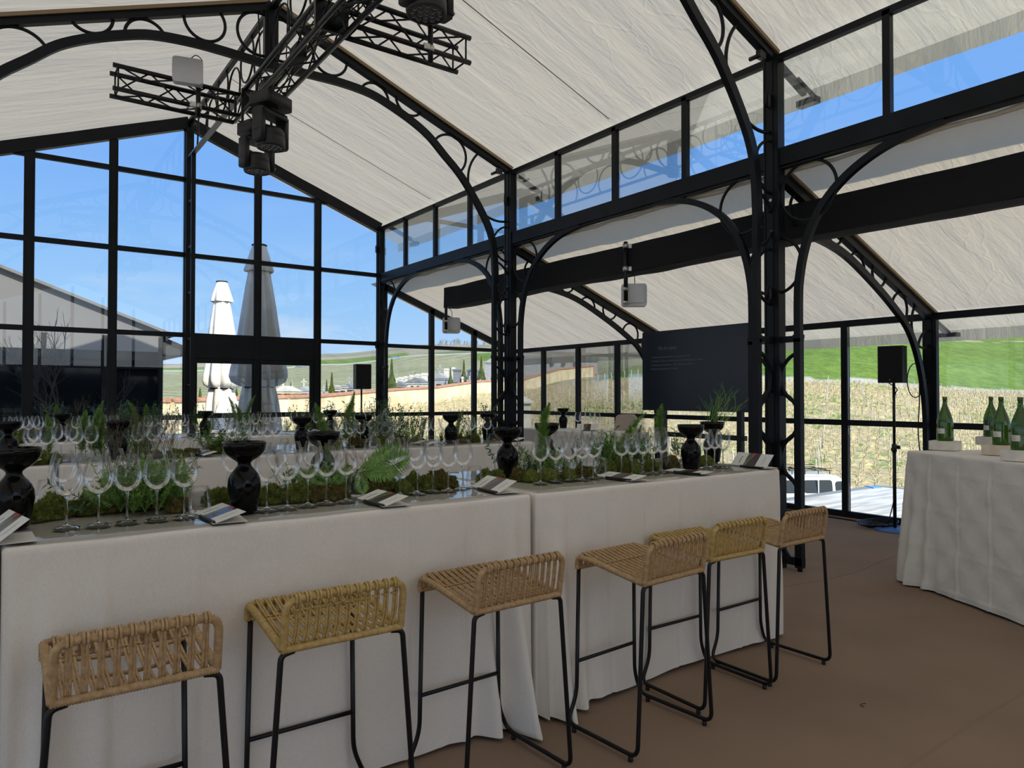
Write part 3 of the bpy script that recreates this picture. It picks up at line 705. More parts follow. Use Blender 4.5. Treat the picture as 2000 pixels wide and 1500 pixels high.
moving_head((2.38, 8.18, TZ - 0.24), 'black moving head stage lamp at the far end of the lighting truss, the lower one')
m1 = moving_head((2.26, 7.30, TZ - 0.24), 'black moving head stage lamp hanging in front of the truss end, the upper one', 0.5)
moving_head((2.42, 4.35, TZ - 0.10), 'black moving head stage lamp cut by the top edge of the photo', 0.1)
# white boxes on clamped poles
def white_box(loc, label, rz, pole, up=0.0):
    """origin at the pole foot; pole = (z low, z high); box hangs at z = up"""
    t = thing('equipment_box', label, 'equipment box', loc, rz, 'white equipment boxes on black poles')
    q = MB(); q.tube([(0, 0, pole[0]), (0, 0, pole[1])], 0.025, 12); q.build('pole', M_steel2, t)
    b_ = MB(); M = Matrix.Rotation(math.radians(90), 3, 'X')
    b_.rbox((0.10, 0.115, up), (0.30, 0.27, 0.10), 0.035, M); bo = b_.build('housing', M_white, t)
    g = MB(); M2 = Matrix.Rotation(math.radians(90), 3, 'X'); g.rbox((0.12, 0.056, up), (0.20, 0.19, 0.02), 0.015, M2); g.build('back_plate', M_white, bo)
    g = MB()
    for i in range(5):
        for j in range(6): g.box((0.2515, 0.10 + 0.008 * i, up - 0.03 + 0.016 * j), (0.003, 0.005, 0.008))
    g.build('vent', M_ink, bo)
    for zc in ((up - 0.10, up + 0.06)):
        c = MB(); c.tube([(0, 0, zc - 0.018), (0, 0, zc + 0.018)], 0.034, 12); c.box((0, 0.04, zc), (0.05, 0.04, 0.036)); c.tube([(0, -0.03, zc), (-0.02, -0.075, zc)], 0.008, 6); c.box((-0.02, -0.08, zc), (0.03, 0.014, 0.012)); c.build('clamp', M_zinc, t)
    return t
def pole_clamps(t, zs):
    for zc in zs:
        c = MB(); c.tube([(0, 0, zc - 0.025), (0, 0, zc + 0.025)], 0.036, 12); c.box((0.05, 0.02, zc), (0.06, 0.05, 0.05)); c.tube([(0.08, 0.02, zc), (0.11, -0.02, zc - 0.03)], 0.012, 6); c.build('clamp', M_zinc, t)
def small_cable(t, pts):
    q = MB(); q.tube(smooth_path(pts, 6), 0.005, 6); q.build('cable', M_steel2, t)
# drape covered truss in the aisle
XD = 6.215
dr = MB(); random.seed(3)
n = 130
def drape(u, v):
    y = 10.32 - u * 14.5; k = v * 4
    hw, hh = 0.135, 0.165
    c = [(-hw, -hh), (-hw, hh), (hw, hh), (hw, -hh), (-hw, -hh)]
    i = min(int(k), 3); f_ = k - i; x = c[i][0] + (c[i + 1][0] - c[i][0]) * f_; z = c[i][1] + (c[i + 1][1] - c[i][1]) * f_
    w = 0.010 * mnoise.noise(Vector((y * 2.2, v * 3, 1))) + 0.008 * math.sin(y * 1.7 + 1)
    return (XD + x + w, y, 3.175 + z + w * 1.2)
dr.grid(drape, n, 16)
tag(dr.build('draped_beam', M_black), 'long beam wrapped in black cloth hanging along the aisle roof', 'beam')
# boxes: two on the draped beam, two on the truss arms
p1 = on(1221, 540, 0, XD - 0.20)
t = white_box((XD - 0.19, p1.y, 0), 'white equipment box hanging from the cloth-wrapped beam, left of the wall screen', -0.75, (2.66, 3.36), 2.74)
pole_clamps(t, (3.31, 3.04)); small_cable(t, [(0.06, 0.02, 3.02), (0.10, 0.05, 2.97), (0.11, 0.09, 2.88)])
p2 = on(857, 600, 0, XD - 0.05)
t = white_box((XD - 0.03, 10.42, 0), 'white equipment box on a black pole at the far end of the cloth-wrapped beam', -0.45, (2.66, 3.36), 2.74)
pole_clamps(t, (3.31, 3.06)); small_cable(t, [(0.06, 0.02, 3.02), (0.10, 0.05, 2.97), (0.11, 0.09, 2.88)])
t = white_box((1.78, 8.29, 0), 'white equipment box standing on the left truss arm on a short black pole', math.pi - 0.25, (4.58, 5.12), 5.02)
pole_clamps(t, (4.96, 4.71)); small_cable(t, [(0.1, 0.1, 5.14), (0.02, 0.1, 5.22), (-0.04, 0.05, 5.16), (0.1, 0.03, 5.0), (0.14, 0.03, 4.95)])
t = white_box((3.27, 5.80, 0), 'white equipment box standing on the right truss arm on a short black pole', math.pi - 0.1, (4.64, 5.20), 5.12)
pole_clamps(t, (5.02, 4.78)); small_cable(t, [(0.1, 0.1, 5.24), (0.02, 0.1, 5.3), (-0.04, 0.05, 5.22), (0.1, 0.03, 5.06), (0.14, 0.03, 5.0)])
# ---------------------------------------------------------------- wall screen
t = thing('wall_screen', 'large dark flat screen on a stand showing a faint no-signal message', 'screen', (7.2, 5.97, 0), 0)
q = MB(); q.bb((0.0, -0.90, 1.345), (0.05, 0.90, 2.405)); q.build('housing', M_plastic, t)
q = MB(); q.bb((-0.004, -0.888, 1.365), (0.001, 0.888, 2.393)); sco = q.build('display', mat('display_glass', (0.006, 0.010, 0.016), 0.28, 0, 0, 50, 0, 5, 0.5), t)
M_glow = bpy.data.materials.new('faint_screen_text'); M_glow.use_nodes = True
gp = M_glow.node_tree.nodes['Principled BSDF']; gp.inputs['Base Color'].default_value = (0.05, 0.06, 0.08, 1); gp.inputs['Emission Color'].default_value = (0.10, 0.13, 0.17, 1); gp.inputs['Emission Strength'].default_value = 0.16
def text(body, size, M, material, parent, name='lettering', align='LEFT'):
    cu = bpy.data.curves.new(name, 'FONT'); cu.body = body; cu.size = size; cu.align_x = align; cu.extrude = 0.0004
    tmp = bpy.data.objects.new(name, cu); C.objects.link(tmp); dg = bpy.context.evaluated_depsgraph_get(); me = bpy.data.meshes.new_from_object(tmp.evaluated_get(dg)); bpy.data.objects.remove(tmp)
    me.materials.clear(); me.materials.append(material); o = bpy.data.objects.new(name, me); C.objects.link(o); o.parent = parent; o.matrix_local = M; return o
def tm(loc, rot): return Matrix.Translation(loc) @ rot.to_4x4()
R_scr = Matrix(((0, 0, -1), (-1, 0, 0), (0, 1, 0)))
text('Pas de signal', 0.062, tm((-0.006, 0.45, 2.155), R_scr), M_glow, sco, 'message_title', 'CENTER')
for k, s in enumerate(("1. Vérifiez le branchement de l'équipement AV.", "2. Vérifiez la mise sous tension des périphériques connectés.", "3. Appuyez sur la touche    de la télécommande et", "vérifiez le périphérique d'entrée.")):
    text(s, 0.036, tm((-0.006, 0.745, 2.045 - 0.052 * k), R_scr), M_glow, sco, 'message_line')
for s in (-0.62, 0.62):
    q = MB(); q.bb((0.06, s - 0.035, 0.05), (0.12, s + 0.035, 1.9)); q.build('stand_post', M_steel2, t)
q = MB(); q.bb((0.05, -0.7, 1.0), (0.11, 0.7, 1.06)); q.build('crossbar', M_steel2, t)
for s in (-0.62, 0.62):
    q = MB(); q.bb((-0.3, s - 0.04, 0), (0.42, s + 0.04, 0.05)); q.build('foot', M_steel2, t)
# ---------------------------------------------------------------- loudspeakers on stands
def loudspeaker(loc, rz, label, h=0.42, w=0.26, d=0.27):
    t = thing('loudspeaker', label, 'loudspeaker', loc, rz, 'black loudspeakers on stands')
    q = MB(); q.prism([(-w / 2, -d / 2, 0), (w / 2, -d / 2, 0), (w / 2, d * 0.15, 0), (w * 0.3, d / 2, 0), (-w * 0.3, d / 2, 0), (-w / 2, d * 0.15, 0)], (0, 0, h)); q.build('cabinet', M_plastic, t)
    g = MB(); g.rbox((0, -d / 2 - 0.004, h / 2), (w * 0.94, h * 0.95, 0.012), 0.012, Matrix.Rotation(math.radians(90), 3, 'X')); g.build('grille', M_black, t)
    q = MB(); q.tube([(0, -d / 2 - 0.012, 0.035), (0, -d / 2 - 0.008, 0.035)], 0.008, 10); q.build('badge', M_grey, t)
    return t
def speaker_stand(loc, H, label, base_mat, disc=0.22):
    t = thing('speaker_stand', label, 'stand', loc, 0, 'loudspeaker stands')
    q = MB(); q.lathe([(0.0, 0.0), (disc, 0.0), (disc, 0.012), (disc - 0.03, 0.028), (0.03, 0.034), (0.0, 0.034)], 40); q.build('disc_base', base_mat, t)
    q = MB(); q.tube([(0, 0, 0.03), (0, 0, 0.98)], 0.019, 12); q.build('lower_tube', M_steel2, t)
    q = MB(); q.tube([(0, 0, 0.95), (0, 0, H)], 0.015, 12); q.build('upper_tube', M_steel2, t)
    q = MB(); q.tube([(0, 0, 0.90), (0, 0, 0.985)], 0.028, 12); q.tube([(0.02, 0, 0.95), (0.06, -0.02, 0.95)], 0.007, 6); q.tube([(0.06, -0.02, 0.93), (0.06, -0.02, 0.97)], 0.018, 8); q.tube([(-0.02, 0, 0.93), (-0.05, 0.0, 0.93)], 0.007, 6); q.tube([(-0.05, 0, 0.915), (-0.05, 0, 0.945)], 0.014, 8); q.build('clamp_knob', M_plastic, t)
    return t
ps = onz(1748, 1036, 0); hs = on(1748, 748, 1, ps.y).z
speaker_stand(ps, hs, 'thin black loudspeaker stand on a blue disc base beside the bottle table', M_blue)
loudspeaker((ps.x, ps.y, hs), math.radians(-80), 'black loudspeaker at the right, high on a thin stand in front of the green slope')
pk = atd(706, 760, 12.4); pk.z = 0
hk = atd(706, 760, 12.4).z
speaker_stand((pk.x, pk.y, 0), hk, 'thin black loudspeaker stand in the far corner by the gable', M_plastic)
loudspeaker((pk.x, pk.y, hk), math.radians(-8), 'black loudspeaker in the far corner, in front of the cemetery wall', 0.43, 0.27)
# cables at the stand
q = MB(); random.seed(9)
for k in range(5):
    rr = 0.15 + 0.02 * k; q.tube([(ps.x + 0.05 + rr * math.cos(a / 24 * 2 * math.pi) * (1.0 + 0.1 * k), ps.y + 0.22 + 0.8 * rr * math.sin(a / 24 * 2 * math.pi), 0.012 + 0.012 * k + 0.004 * math.sin(a)) for a in range(24)], 0.007, 6, closed=True)
tag(q.build('coiled_cable', M_steel2), 'coil of black cable on the floor behind the blue stand base', 'cable')
q = MB(); q.tube(smooth_path([(8.62, 5.6, 0.009), (8.58, 5.0, 0.009), (8.55, 4.6, 0.009), (8.45, 4.35, 0.009), (ps.x + 0.12, ps.y + 0.33, 0.009)], 6), 0.009, 6)
tag(q.build('floor_cable', M_steel2), 'black cable lying along the foot of the outer window wall', 'cable')
q = MB(); q.tube(smooth_path([(ps.x + 0.05, ps.y + 0.08, hs + 0.0), (ps.x + 0.05, ps.y - 0.01, hs - 0.07), (ps.x + 0.022, ps.y, hs - 0.16), (ps.x + 0.021, ps.y, 1.2), (ps.x + 0.05, ps.y + 0.02, 0.8), (ps.x + 0.06, ps.y + 0.03, 0.4), (ps.x + 0.04, ps.y + 0.1, 0.05)], 6), 0.006, 6)
tag(q.build('speaker_cable', M_steel2), 'black cable running down the loudspeaker stand at the right', 'cable')
q = MB(); q.tube(smooth_path([(8.70, 3.93, 1.9), (8.68, 3.92, 1.5), (8.71, 3.95, 1.1), (8.69, 3.9, 0.7)], 6), 0.007, 6)
q.tube([(8.69 + 0.0, 3.95 + 0.02 + 0.09 * math.sin(a / 20 * 2 * math.pi), 1.72 + 0.2 * math.cos(a / 20 * 2 * math.pi)) for a in range(20)], 0.006, 6, closed=True)
tag(q.build('hanging_cable', M_steel2), 'black cable looped on the outer wall post behind the loudspeaker', 'cable')
# ================================================================ TABLES
TH = 1.075
def cloth(name, x0, x1, y0, y1, h, seed, label, group=None, res=0.014, rows=26, flare=(1, 1, 1, 1), puddle=(0, 0, 0, 0), m=None, crease=0.28, hcrease=None, M=None, drop=0.012):
    """draped cloth; sides in order front (-y), right, back, left; puddle = extra gather at the four corners FL, FR, BR, BL"""
    rc = 0.02; rnd = random.Random(seed)
    per = []   # (x, y, nx, ny, side, u along side, distance to nearest corner, corner index)
    def side(ax, ay, bx, by, nx, ny, k):
        L = math.hypot(bx - ax, by - ay); n = max(4, int(L / res))
        for i in range(n):
            u = i / n; per.append((ax + (bx - ax) * u, ay + (by - ay) * u, nx, ny, k, u * L, L))
    def corner(cx, cy, a0, k):
        for i in range(5):
            a = a0 + math.pi / 2 * i / 5; per.append((cx + rc * math.cos(a), cy + rc * math.sin(a), math.cos(a), math.sin(a), 10 + k, 0, 1))
    side(x0 + rc, y0, x1 - rc, y0, 0, -1, 0); corner(x1 - rc, y0 + rc, -math.pi / 2, 1)
    side(x1, y0 + rc, x1, y1 - rc, 1, 0, 1); corner(x1 - rc, y1 - rc, 0, 2)
    side(x1 - rc, y1, x0 + rc, y1, 0, 1, 2); corner(x0 + rc, y1 - rc, math.pi / 2, 3)
    side(x0, y1 - rc, x0, y0 + rc, -1, 0, 3); corner(x0 + rc, y0 + rc, math.pi, 0)
    ph = [rnd.uniform(0, 6.28) for _ in range(12)]
    b_ = MB(); nP = len(per); ts = [0, 0.004, 0.012, 0.025] + [0.025 + (1 - 0.025) * (i / (rows - 1)) for i in range(1, rows)]
    corners = [(x0, y0), (x1, y0), (x1, y1), (x0, y1)]
    def off(i, t):
        x, y, nx, ny, k, s, L = per[i]
        fl_ = flare[k] if k < 10 else min(flare[(k - 11) % 4], flare[(k - 10) % 4])
        g = x * 1.0 + y * 1.0
        f_ = 0.5 * math.sin(2.1 * g + ph[0]) + 0.35 * math.sin(5.3 * g + ph[1]) + 0.25 * math.sin(9.7 * g + ph[2] + 1.5 * t)
        o = fl_ * (0.010 * t + 0.026 * f_ * t ** 1.2)
        o += fl_ * 0.010 * mnoise.noise(Vector((g * 4, t * 3, seed))) * min(1, t * 5)
        for ci, (cx, cy) in enumerate(corners):
            dd = math.hypot(x - cx, y - cy); pd = puddle[ci]
            if pd and dd < 0.5:
                w = math.exp(-(dd / 0.26) ** 2)
                o += fl_ * pd * (t ** 1.4) * w * (0.72 + 0.5 * math.cos(dd * 44 + 1.5 * t)) + fl_ * pd * 0.3 * w * max(0, t - 0.8) * math.sin(dd * 90)
            elif dd < 0.3: o += fl_ * 0.035 * t * math.exp(-(dd / 0.10) ** 2)
        if k < 10 and crease:
            c = ((s + 0.11 * seed) % crease) - crease / 2
            o += 0.0065 * math.exp(-(c / 0.008) ** 2) * min(1, t * 8) - 0.005 * math.exp(-((c - 0.022) / 0.014) ** 2) * min(1, t * 8)
        if hcrease:
            c = ((t * h) % hcrease) - hcrease / 2; o += 0.004 * math.exp(-(c / 0.012) ** 2)
            o += 0.006 * math.sin(math.pi * 2 * (s / crease)) * math.sin(math.pi * 2 * t * h / hcrease)
        return o
    for t in ts:
        for i in range(nP):
            x, y, nx, ny, k, s, L = per[i]
            rr = 0.012 * (1 - max(0, 1 - t / 0.012)); o = off(i, t) if t > 0 else 0
            z = h - t * (h - drop)
            if t > 0.96: o += 0.0; z += 0.012 * mnoise.noise(Vector((x * 3, y * 3, seed))) + 0.008
            inset = 0.012 * (1 - min(1, t / 0.012)) ** 2
            b_.v.append(Vector((x + nx * (o - inset), y + ny * (o - inset), z)))
    fs = []
    for r in range(len(ts) - 1):
        for i in range(nP): fs.append((r * nP + i, (r + 1) * nP + i, (r + 1) * nP + (i + 1) % nP, r * nP + (i + 1) % nP))
    b_.quad_faces([tuple(reversed(f_)) if False else (f_[0], f_[1], f_[2], f_[3]) for f_ in fs], True)
    b_.quad_faces([tuple(range(nP))], False)
    if M is not None: b_.v = [M @ v for v in b_.v]
    o = b_.build(name, m or M_linen); return tag(o, label, 'tablecloth', group)
ROW1 = (2.71, 3.72); ROW2 = (5.70, 6.72); ROW3 = (8.45, 9.45)
TX = [-2.06, 0.012, 2.098, 4.115]
LR = ['left-hand', 'middle', 'right-hand']
fl1 = [(1, 0.03, 1, 1), (1, 0.03, 1, 0.03), (1, 1, 1, 0.03)]
pd1 = [(0, .06, 0, 0), (0.09, 0.20, 0, 0), (0.17, 0.03, 0.03, 0)]
for k in range(3):
    cloth('tablecloth', TX[k] + 0.012, TX[k + 1] - 0.012, *ROW1, TH, 3 + k, ('beige linen tablecloth on the near bar table at the left edge, barely in the photo', 'beige linen tablecloth on the near long bar table behind the four left-hand stools', 'beige linen tablecloth on the near bar table behind the right-hand stools')[k], 'beige tablecloths on the long bar tables', flare=fl1[k], puddle=pd1[k])
TX2 = [-1.72, 0.35, 2.42, 4.45]
for k in range(3):
    cloth('tablecloth', TX2[k] + 0.012, TX2[k + 1] - 0.012, *ROW2, TH, 13 + k, 'beige linen tablecloth on the %s table of the second row, behind the near tables' % LR[k], 'beige tablecloths on the long bar tables', res=0.03, rows=14, flare=fl1[k])
    cloth('tablecloth', TX2[k] - 0.05 + 0.012, TX2[k + 1] - 0.05 - 0.012, *ROW3, TH, 23 + k, 'beige linen tablecloth on the %s table of the back row, nearest the glass gable' % LR[k], 'beige tablecloths on the long bar tables', res=0.04, rows=12, flare=fl1[k])
# clear vinyl sheets over the cloths
def sheet(x0, x1, y0, y1, seed, label):
    b_ = MB(); n = 60
    def fn(u, v):
        x = x0 + 0.03 + u * (x1 - x0 - 0.06); v = v ** 1.9; y = y0 + 0.012 + v * (y1 - y0 - 0.03)
        e = min(v, 1 - v, u * 2, 2 - 2 * u) ; y += 0.006 * math.sin(x * 9 + seed) * (1 if v < 0.5 else -1) * (1 if e < 0.02 else 0)
        dfr = y - y0 - 0.012; bw = 0.045 * (1 + 0.6 * mnoise.noise(Vector((x * 2.5, 3, seed))))
        z = TH + 0.0012 + 0.0070 * (1 - max(0, 1 - dfr / bw) ** 2) + 0.0006 * (1 + mnoise.noise(Vector((x * 4, y * 4, seed))))
        return (x, y, z)
    b_.grid(fn, n, 40)
    return tag(b_.build('clear_table_sheet', M_sheet), label, 'table cover', 'clear plastic sheets on the bar tables')
for k in range(3):
    sheet(TX[k], TX[k + 1], *ROW1, 1 + k, 'clear shiny plastic sheet lying on the %s near tablecloth' % LR[k])
    sheet(TX2[k], TX2[k + 1], *ROW2, 4 + k, 'clear shiny plastic sheet lying on the %s tablecloth of the second row' % LR[k])
    sheet(TX2[k] - 0.05, TX2[k + 1] - 0.05, *ROW3, 7 + k, 'clear shiny plastic sheet lying on the %s tablecloth of the back row' % LR[k])
TT = TH + 0.0095           # things stand here
# table in the aisle, with an upholstered chair behind it
cloth('tablecloth', 6.15, 6.78, 6.35, 8.30, TH, 41, 'beige tablecloth on the table in the aisle behind the middle column', res=0.03, rows=12)
# the table with the bottles at the right
A = onz(1770, 880, 1.09); B2 = onz(2000, 906, 1.09); dv = (Vector((B2.x - A.x, B2.y - A.y, 0))).normalized(); px = Vector((-dv.y, dv.x, 0))
if px.x < 0: px = -px
MT = Matrix(((dv.x, px.x, 0, A.x), (dv.y, px.y, 0, A.y), (0, 0, 1, 0), (0, 0, 0, 1)))
cloth('tablecloth', 0.0, 2.2, 0.0, 0.95, 1.09, 51, 'pale square-creased tablecloth on the table with the green bottles at the right edge', m=M_linen2, crease=0.30, hcrease=0.30, M=MT, res=0.012, rows=60, puddle=(0.10, 0, 0, 0.04), drop=0.01)
def bt(u, v, z=1.094): p = MT @ Vector((u, v, z)); return p

# ---------------------------------------------------------------- bar stools
def wrapped(mb, pts, r, n=9, pitch=0.008, bulge=0.10):
    """tube wound with rattan: resampled finely, radius rippled"""
    pts = [Vector(p) for p in pts]; out = [pts[0]]
    for a, b_ in zip(pts[:-1], pts[1:]):
        L = (b_ - a).length; k = max(1, int(L / (pitch / 2)))
        for i in range(1, k + 1): out.append(a + (b_ - a) * i / k)
    mb.tube(out, [r * (1 + (bulge if i % 2 else -bulge)) for i in range(len(out))], n)
def rnd_corner(pts, r, k=5, closed=False):
    pts = [Vector(p) for p in pts]; m = len(pts); out = []
    for i in range(m):
        if not closed and i in (0, m - 1): out.append(pts[i]); continue
        p = pts[i]; a = (pts[i - 1] - p); b_ = (pts[(i + 1) % m] - p); q = min(r, a.length / 2.01, b_.length / 2.01); a.normalize(); b_.normalize()
        A_, B_ = p + a * q, p + b_ * q
        for j in range(k + 1):
            t = j / k; out.append(A_ * (1 - t) ** 2 + p * 2 * t * (1 - t) + B_ * t * t)
    return out
def make_stool(rm, label, pairs=11, loose=False):
    t = thing('bar_stool', label, 'bar stool', (0, 0, 0), 0, 'rattan bar stools at the near tables')
    W = 0.205
    # rails
    back = [(-W, -0.205, 0.745), (-W, -0.232, 0.905), (W, -0.232, 0.905), (W, -0.205, 0.745)]
    bk = MB(); wrapped(bk, rnd_corner(back, 0.045), 0.0122); 
    nn = pairs
    for i in range(nn):
        x = -W + 0.035 + (2 * W - 0.07) * i / (nn - 1)
        for s in (-1, 1):
            xx = x + s * 0.0049; lean = 0.006 * (1 if loose else 0)
            p = [(xx, -0.199, 0.752), (xx + lean, -0.212, 0.80), (xx + lean, -0.222, 0.885), (xx, -0.219, 0.914), (xx, -0.233, 0.9215), (xx, -0.2475, 0.912), (xx, -0.2455, 0.895)]
            bk.tube(smooth_path(p, 3), 0.0046, 6)
        if loose: bk.tube([(x - 0.013, -0.226, 0.872), (x, -0.231, 0.868), (x + 0.013, -0.226, 0.874)], 0.004, 5)
    bk.build('backrest', rm, t)
    st = MB()
    for s in (-1, 1):
        wrapped(st, rnd_corner([(s * W, -0.20, 0.742), (s * W, 0.13, 0.790), (s * W, 0.195, 0.790), (s * W, 0.200, 0.735)], 0.03), 0.0122)
    wrapped(st, [(-W - 0.005, -0.205, 0.742), (W + 0.005, -0.205, 0.742)], 0.0122)
    wrapped(st, [(-W - 0.005, 0.200, 0.738), (W + 0.005, 0.200, 0.738)], 0.010)
    wrapped(st, [(-W, 0.185, 0.792), (W, 0.185, 0.792)], 0.0115)
    for yy, zz_ in ((0.04, 0.763), (-0.08, 0.745)): st.tube([(-W, yy, zz_ + 0.012), (0, yy, zz_ - 0.003), (W, yy, zz_ + 0.012)], 0.006, 6)
    for i in range(nn + 1):
        x = -W + 0.03 + (2 * W - 0.06) * i / nn
        for s in (-1, 1):
            xx = x + s * 0.0049
            p = [(xx, 0.203, 0.732), (xx, 0.202, 0.775), (xx, 0.194, 0.802), (xx, 0.17, 0.803), (xx, 0.10, 0.786), (xx, 0.0, 0.766), (xx, -0.1, 0.752), (xx, -0.17, 0.750), (xx, -0.197, 0.747)]
            st.tube(smooth_path(p, 3), 0.0046, 6)
        st.tube([(x - 0.012, 0.05, 0.779), (x, 0.05, 0.783), (x + 0.012, 0.05, 0.779)], 0.004, 5)
    st.build('seat', rm, t)
    for s in (-1, 1):
        b_ = MB(); pts = [(s * 0.17, -0.205, 0.735), (s * 0.212, -0.205, 0.728), (s * 0.262, -0.215, 0.028), (s * 0.258, 0.21, 0.028), (s * 0.205, 0.205, 0.15), (s * 0.195, 0.200, 0.735)]
        b_.tube(rnd_corner(pts, 0.05, 6), 0.0095, 10); b_.build('sled_leg', M_steel2, t)
        for yy in (-0.175, 0.165):
            f_ = MB(); f_.tube([(s * 0.26, yy, 0.0), (s * 0.26, yy, 0.022)], 0.011, 10); f_.build('foot_pad', M_foam, t)
    b_ = MB(); b_.tube([(-0.202, 0.203, 0.30), (0.202, 0.203, 0.30)], 0.0085, 10); b_.build('footrest', M_steel2, t)
    return t
SN = [('tan rattan bar stool in the bottom left corner, leftmost of six', 0.335, 2.43, 0.0, 0), ('yellow open-weave rattan bar stool with black sled legs, second from the left', 0.955, 2.465, -0.01, 1),
      ('tan rattan bar stool, third from the left, in front of the table seam', 1.655, 2.445, 0.03, 0), ('tan rattan bar stool, fourth from the left, just right of the table seam', 2.445, 2.36, 0.06, 0),
      ('yellow rattan bar stool with black sled legs, fifth from the left', 3.05, 2.465, -0.02, 1), ('tan rattan bar stool at the table corner, rightmost of six', 3.62, 2.465, 0.0, 0)]
S0 = make_stool(M_rat, SN[0][0], 10); S1 = make_stool(M_rat2, SN[1][0], 11, True)
S2 = make_stool(M_rat, SN[2][0], 12)
for i, (lab, x, y, a, yl) in enumerate(SN):
    if i == 0: o = S0
    elif i == 1: o = S1
    elif i == 2: o = S2
    elif yl: 
        o = dup(S2, label=lab)
        for c in o.children:
            if c.name.startswith(('seat', 'backrest')):
                c.data = c.data.copy(); c.data.materials[0] = M_rat2
    else: o = dup(S2, label=lab)
    o.location = (x, y, 0); o.rotation_euler = (0, 0, a)
# upholstered chair behind the aisle table
pc = on(1213, 828, 0, 7.02)
t = thing('upholstered_chair', 'beige upholstered chair with a rounded back, standing behind the aisle table', 'chair', (6.98, pc.y, 0), 0.35)
q = MB(); q.grid(lambda u, v: (0.16 + 0.05 * v + 0.03 * math.sin(math.pi * u), (u - 0.5) * (0.36 - 0.06 * v ** 3), 0.62 + 0.66 * v - 0.04 * (abs(u - .5) * 2) ** 6 * v), 14, 14)
q.grid(lambda u, v: (0.21 + 0.05 * v + 0.03 * math.sin(math.pi * u), (0.5 - u) * (0.36 - 0.06 * v ** 3), 0.62 + 0.66 * v - 0.04 * (abs(u - .5) * 2) ** 6 * v), 14, 14)
for s in (0, 1):
    q.grid(lambda u, v: (0.16 + 0.05 * u + 0.05 * v + 0.0, (s - 0.5) * (0.36 - 0.06 * v ** 3), 0.62 + 0.66 * v - 0.04 * v), 1, 14)
q.grid(lambda u, v: (0.21 + 0.05 * v + 0.03 * math.sin(math.pi * u), (u - 0.5) * 0.30, 1.28 - 0.04 * (abs(u - .5) * 2) ** 6), 14, 1)
q.build('backrest', M_uphol, t)
q = MB(); q.rbox((0, 0, 0.68), (0.42, 0.40, 0.10), 0.06); q.build('seat', M_uphol, t)
for a_, b_ in ((-1, -1), (1, -1), (1, 1), (-1, 1)):
    q = MB(); q.tube([(a_ * 0.17, b_ * 0.16, 0.64), (a_ * 0.2, b_ * 0.19, 0)], 0.014, 8); q.build('leg', M_steel2, t)

# ---------------------------------------------------------------- black vases
VP = [(0.0, 0.0), (0.046, 0.0), (0.049, 0.003), (0.055, 0.048), (0.061, 0.08), (0.0638, 0.105), (0.061, 0.131), (0.054, 0.148), (0.045, 0.161), (0.033, 0.175), (0.0265, 0.184), (0.0245, 0.191), (0.027, 0.198), (0.037, 0.206), (0.050, 0.214), (0.062, 0.224), (0.072, 0.2345), (0.0785, 0.2465), (0.082, 0.261), (0.0842, 0.278), (0.0825, 0.2795), (0.0795, 0.262), (0.075, 0.247), (0.066, 0.236), (0.050, 0.224), (0.030, 0.214), (0.0, 0.211)]
vmb = MB(); vmb.lathe(VP, 48); vmesh = vmb.mesh('vase', M_ceramic)
def vase(x, y, label):
    o = bpy.data.objects.new('hourglass_vase', vmesh); C.objects.link(o); o.location = (x, y, TT)
    tag(o, label, 'vase', 'black hourglass vases'); return o
def vat(px_, D): 
    p = atd(px_, 771, D); return p.x, p.y
VASES = [((29, 2.52), 'glossy black hourglass vase at the left edge of the near tables'), ((478, 2.86), 'glossy black hourglass vase fully visible in the foreground'),
 ((632, 3.62), 'glossy black vase with only its wide bowl showing, behind the near wine glasses'), ((991, 4.13), 'glossy black hourglass vase beside the table seam, below the middle column'),
 ((1068, 4.75), 'glossy black vase with only its bowl showing, right of the middle column'), ((1349, 4.5), 'glossy black hourglass vase near the right end of the near tables'),
 ((1391, 5.0), 'glossy black hourglass vase holding thin green sprigs, rearmost at the right table end'),
 ((17, 5.05), 'black hourglass vase at the left edge on the second row table'), ((232, 5.25), 'black hourglass vase half hidden in twigs on the second row table'),
 ((590, 6.16), 'black hourglass vase in the middle of the second row table'), ((710, 6.75), 'black hourglass vase lost in greenery on the second row table'),
 ((881, 6.93), 'black hourglass vase on the second row table, left of the middle column'), ((953, 7.4), 'black hourglass vase on the second row table, touching the middle column in view'),
 ((122, 7.3), 'black hourglass vase on the back row table, at the left'), ((401, 8.35), 'black hourglass vase on the back row table, in front of the closed parasols'), ((645, 8.75), 'black hourglass vase on the back row table, below the far loudspeaker'),
 ((1100, 10.1), 'small black hourglass vase on the aisle table')]
VX = []
for (p, D), lab in VASES: x, y = vat(p, D); vase(x, y, lab); VX.append((p, x, y))

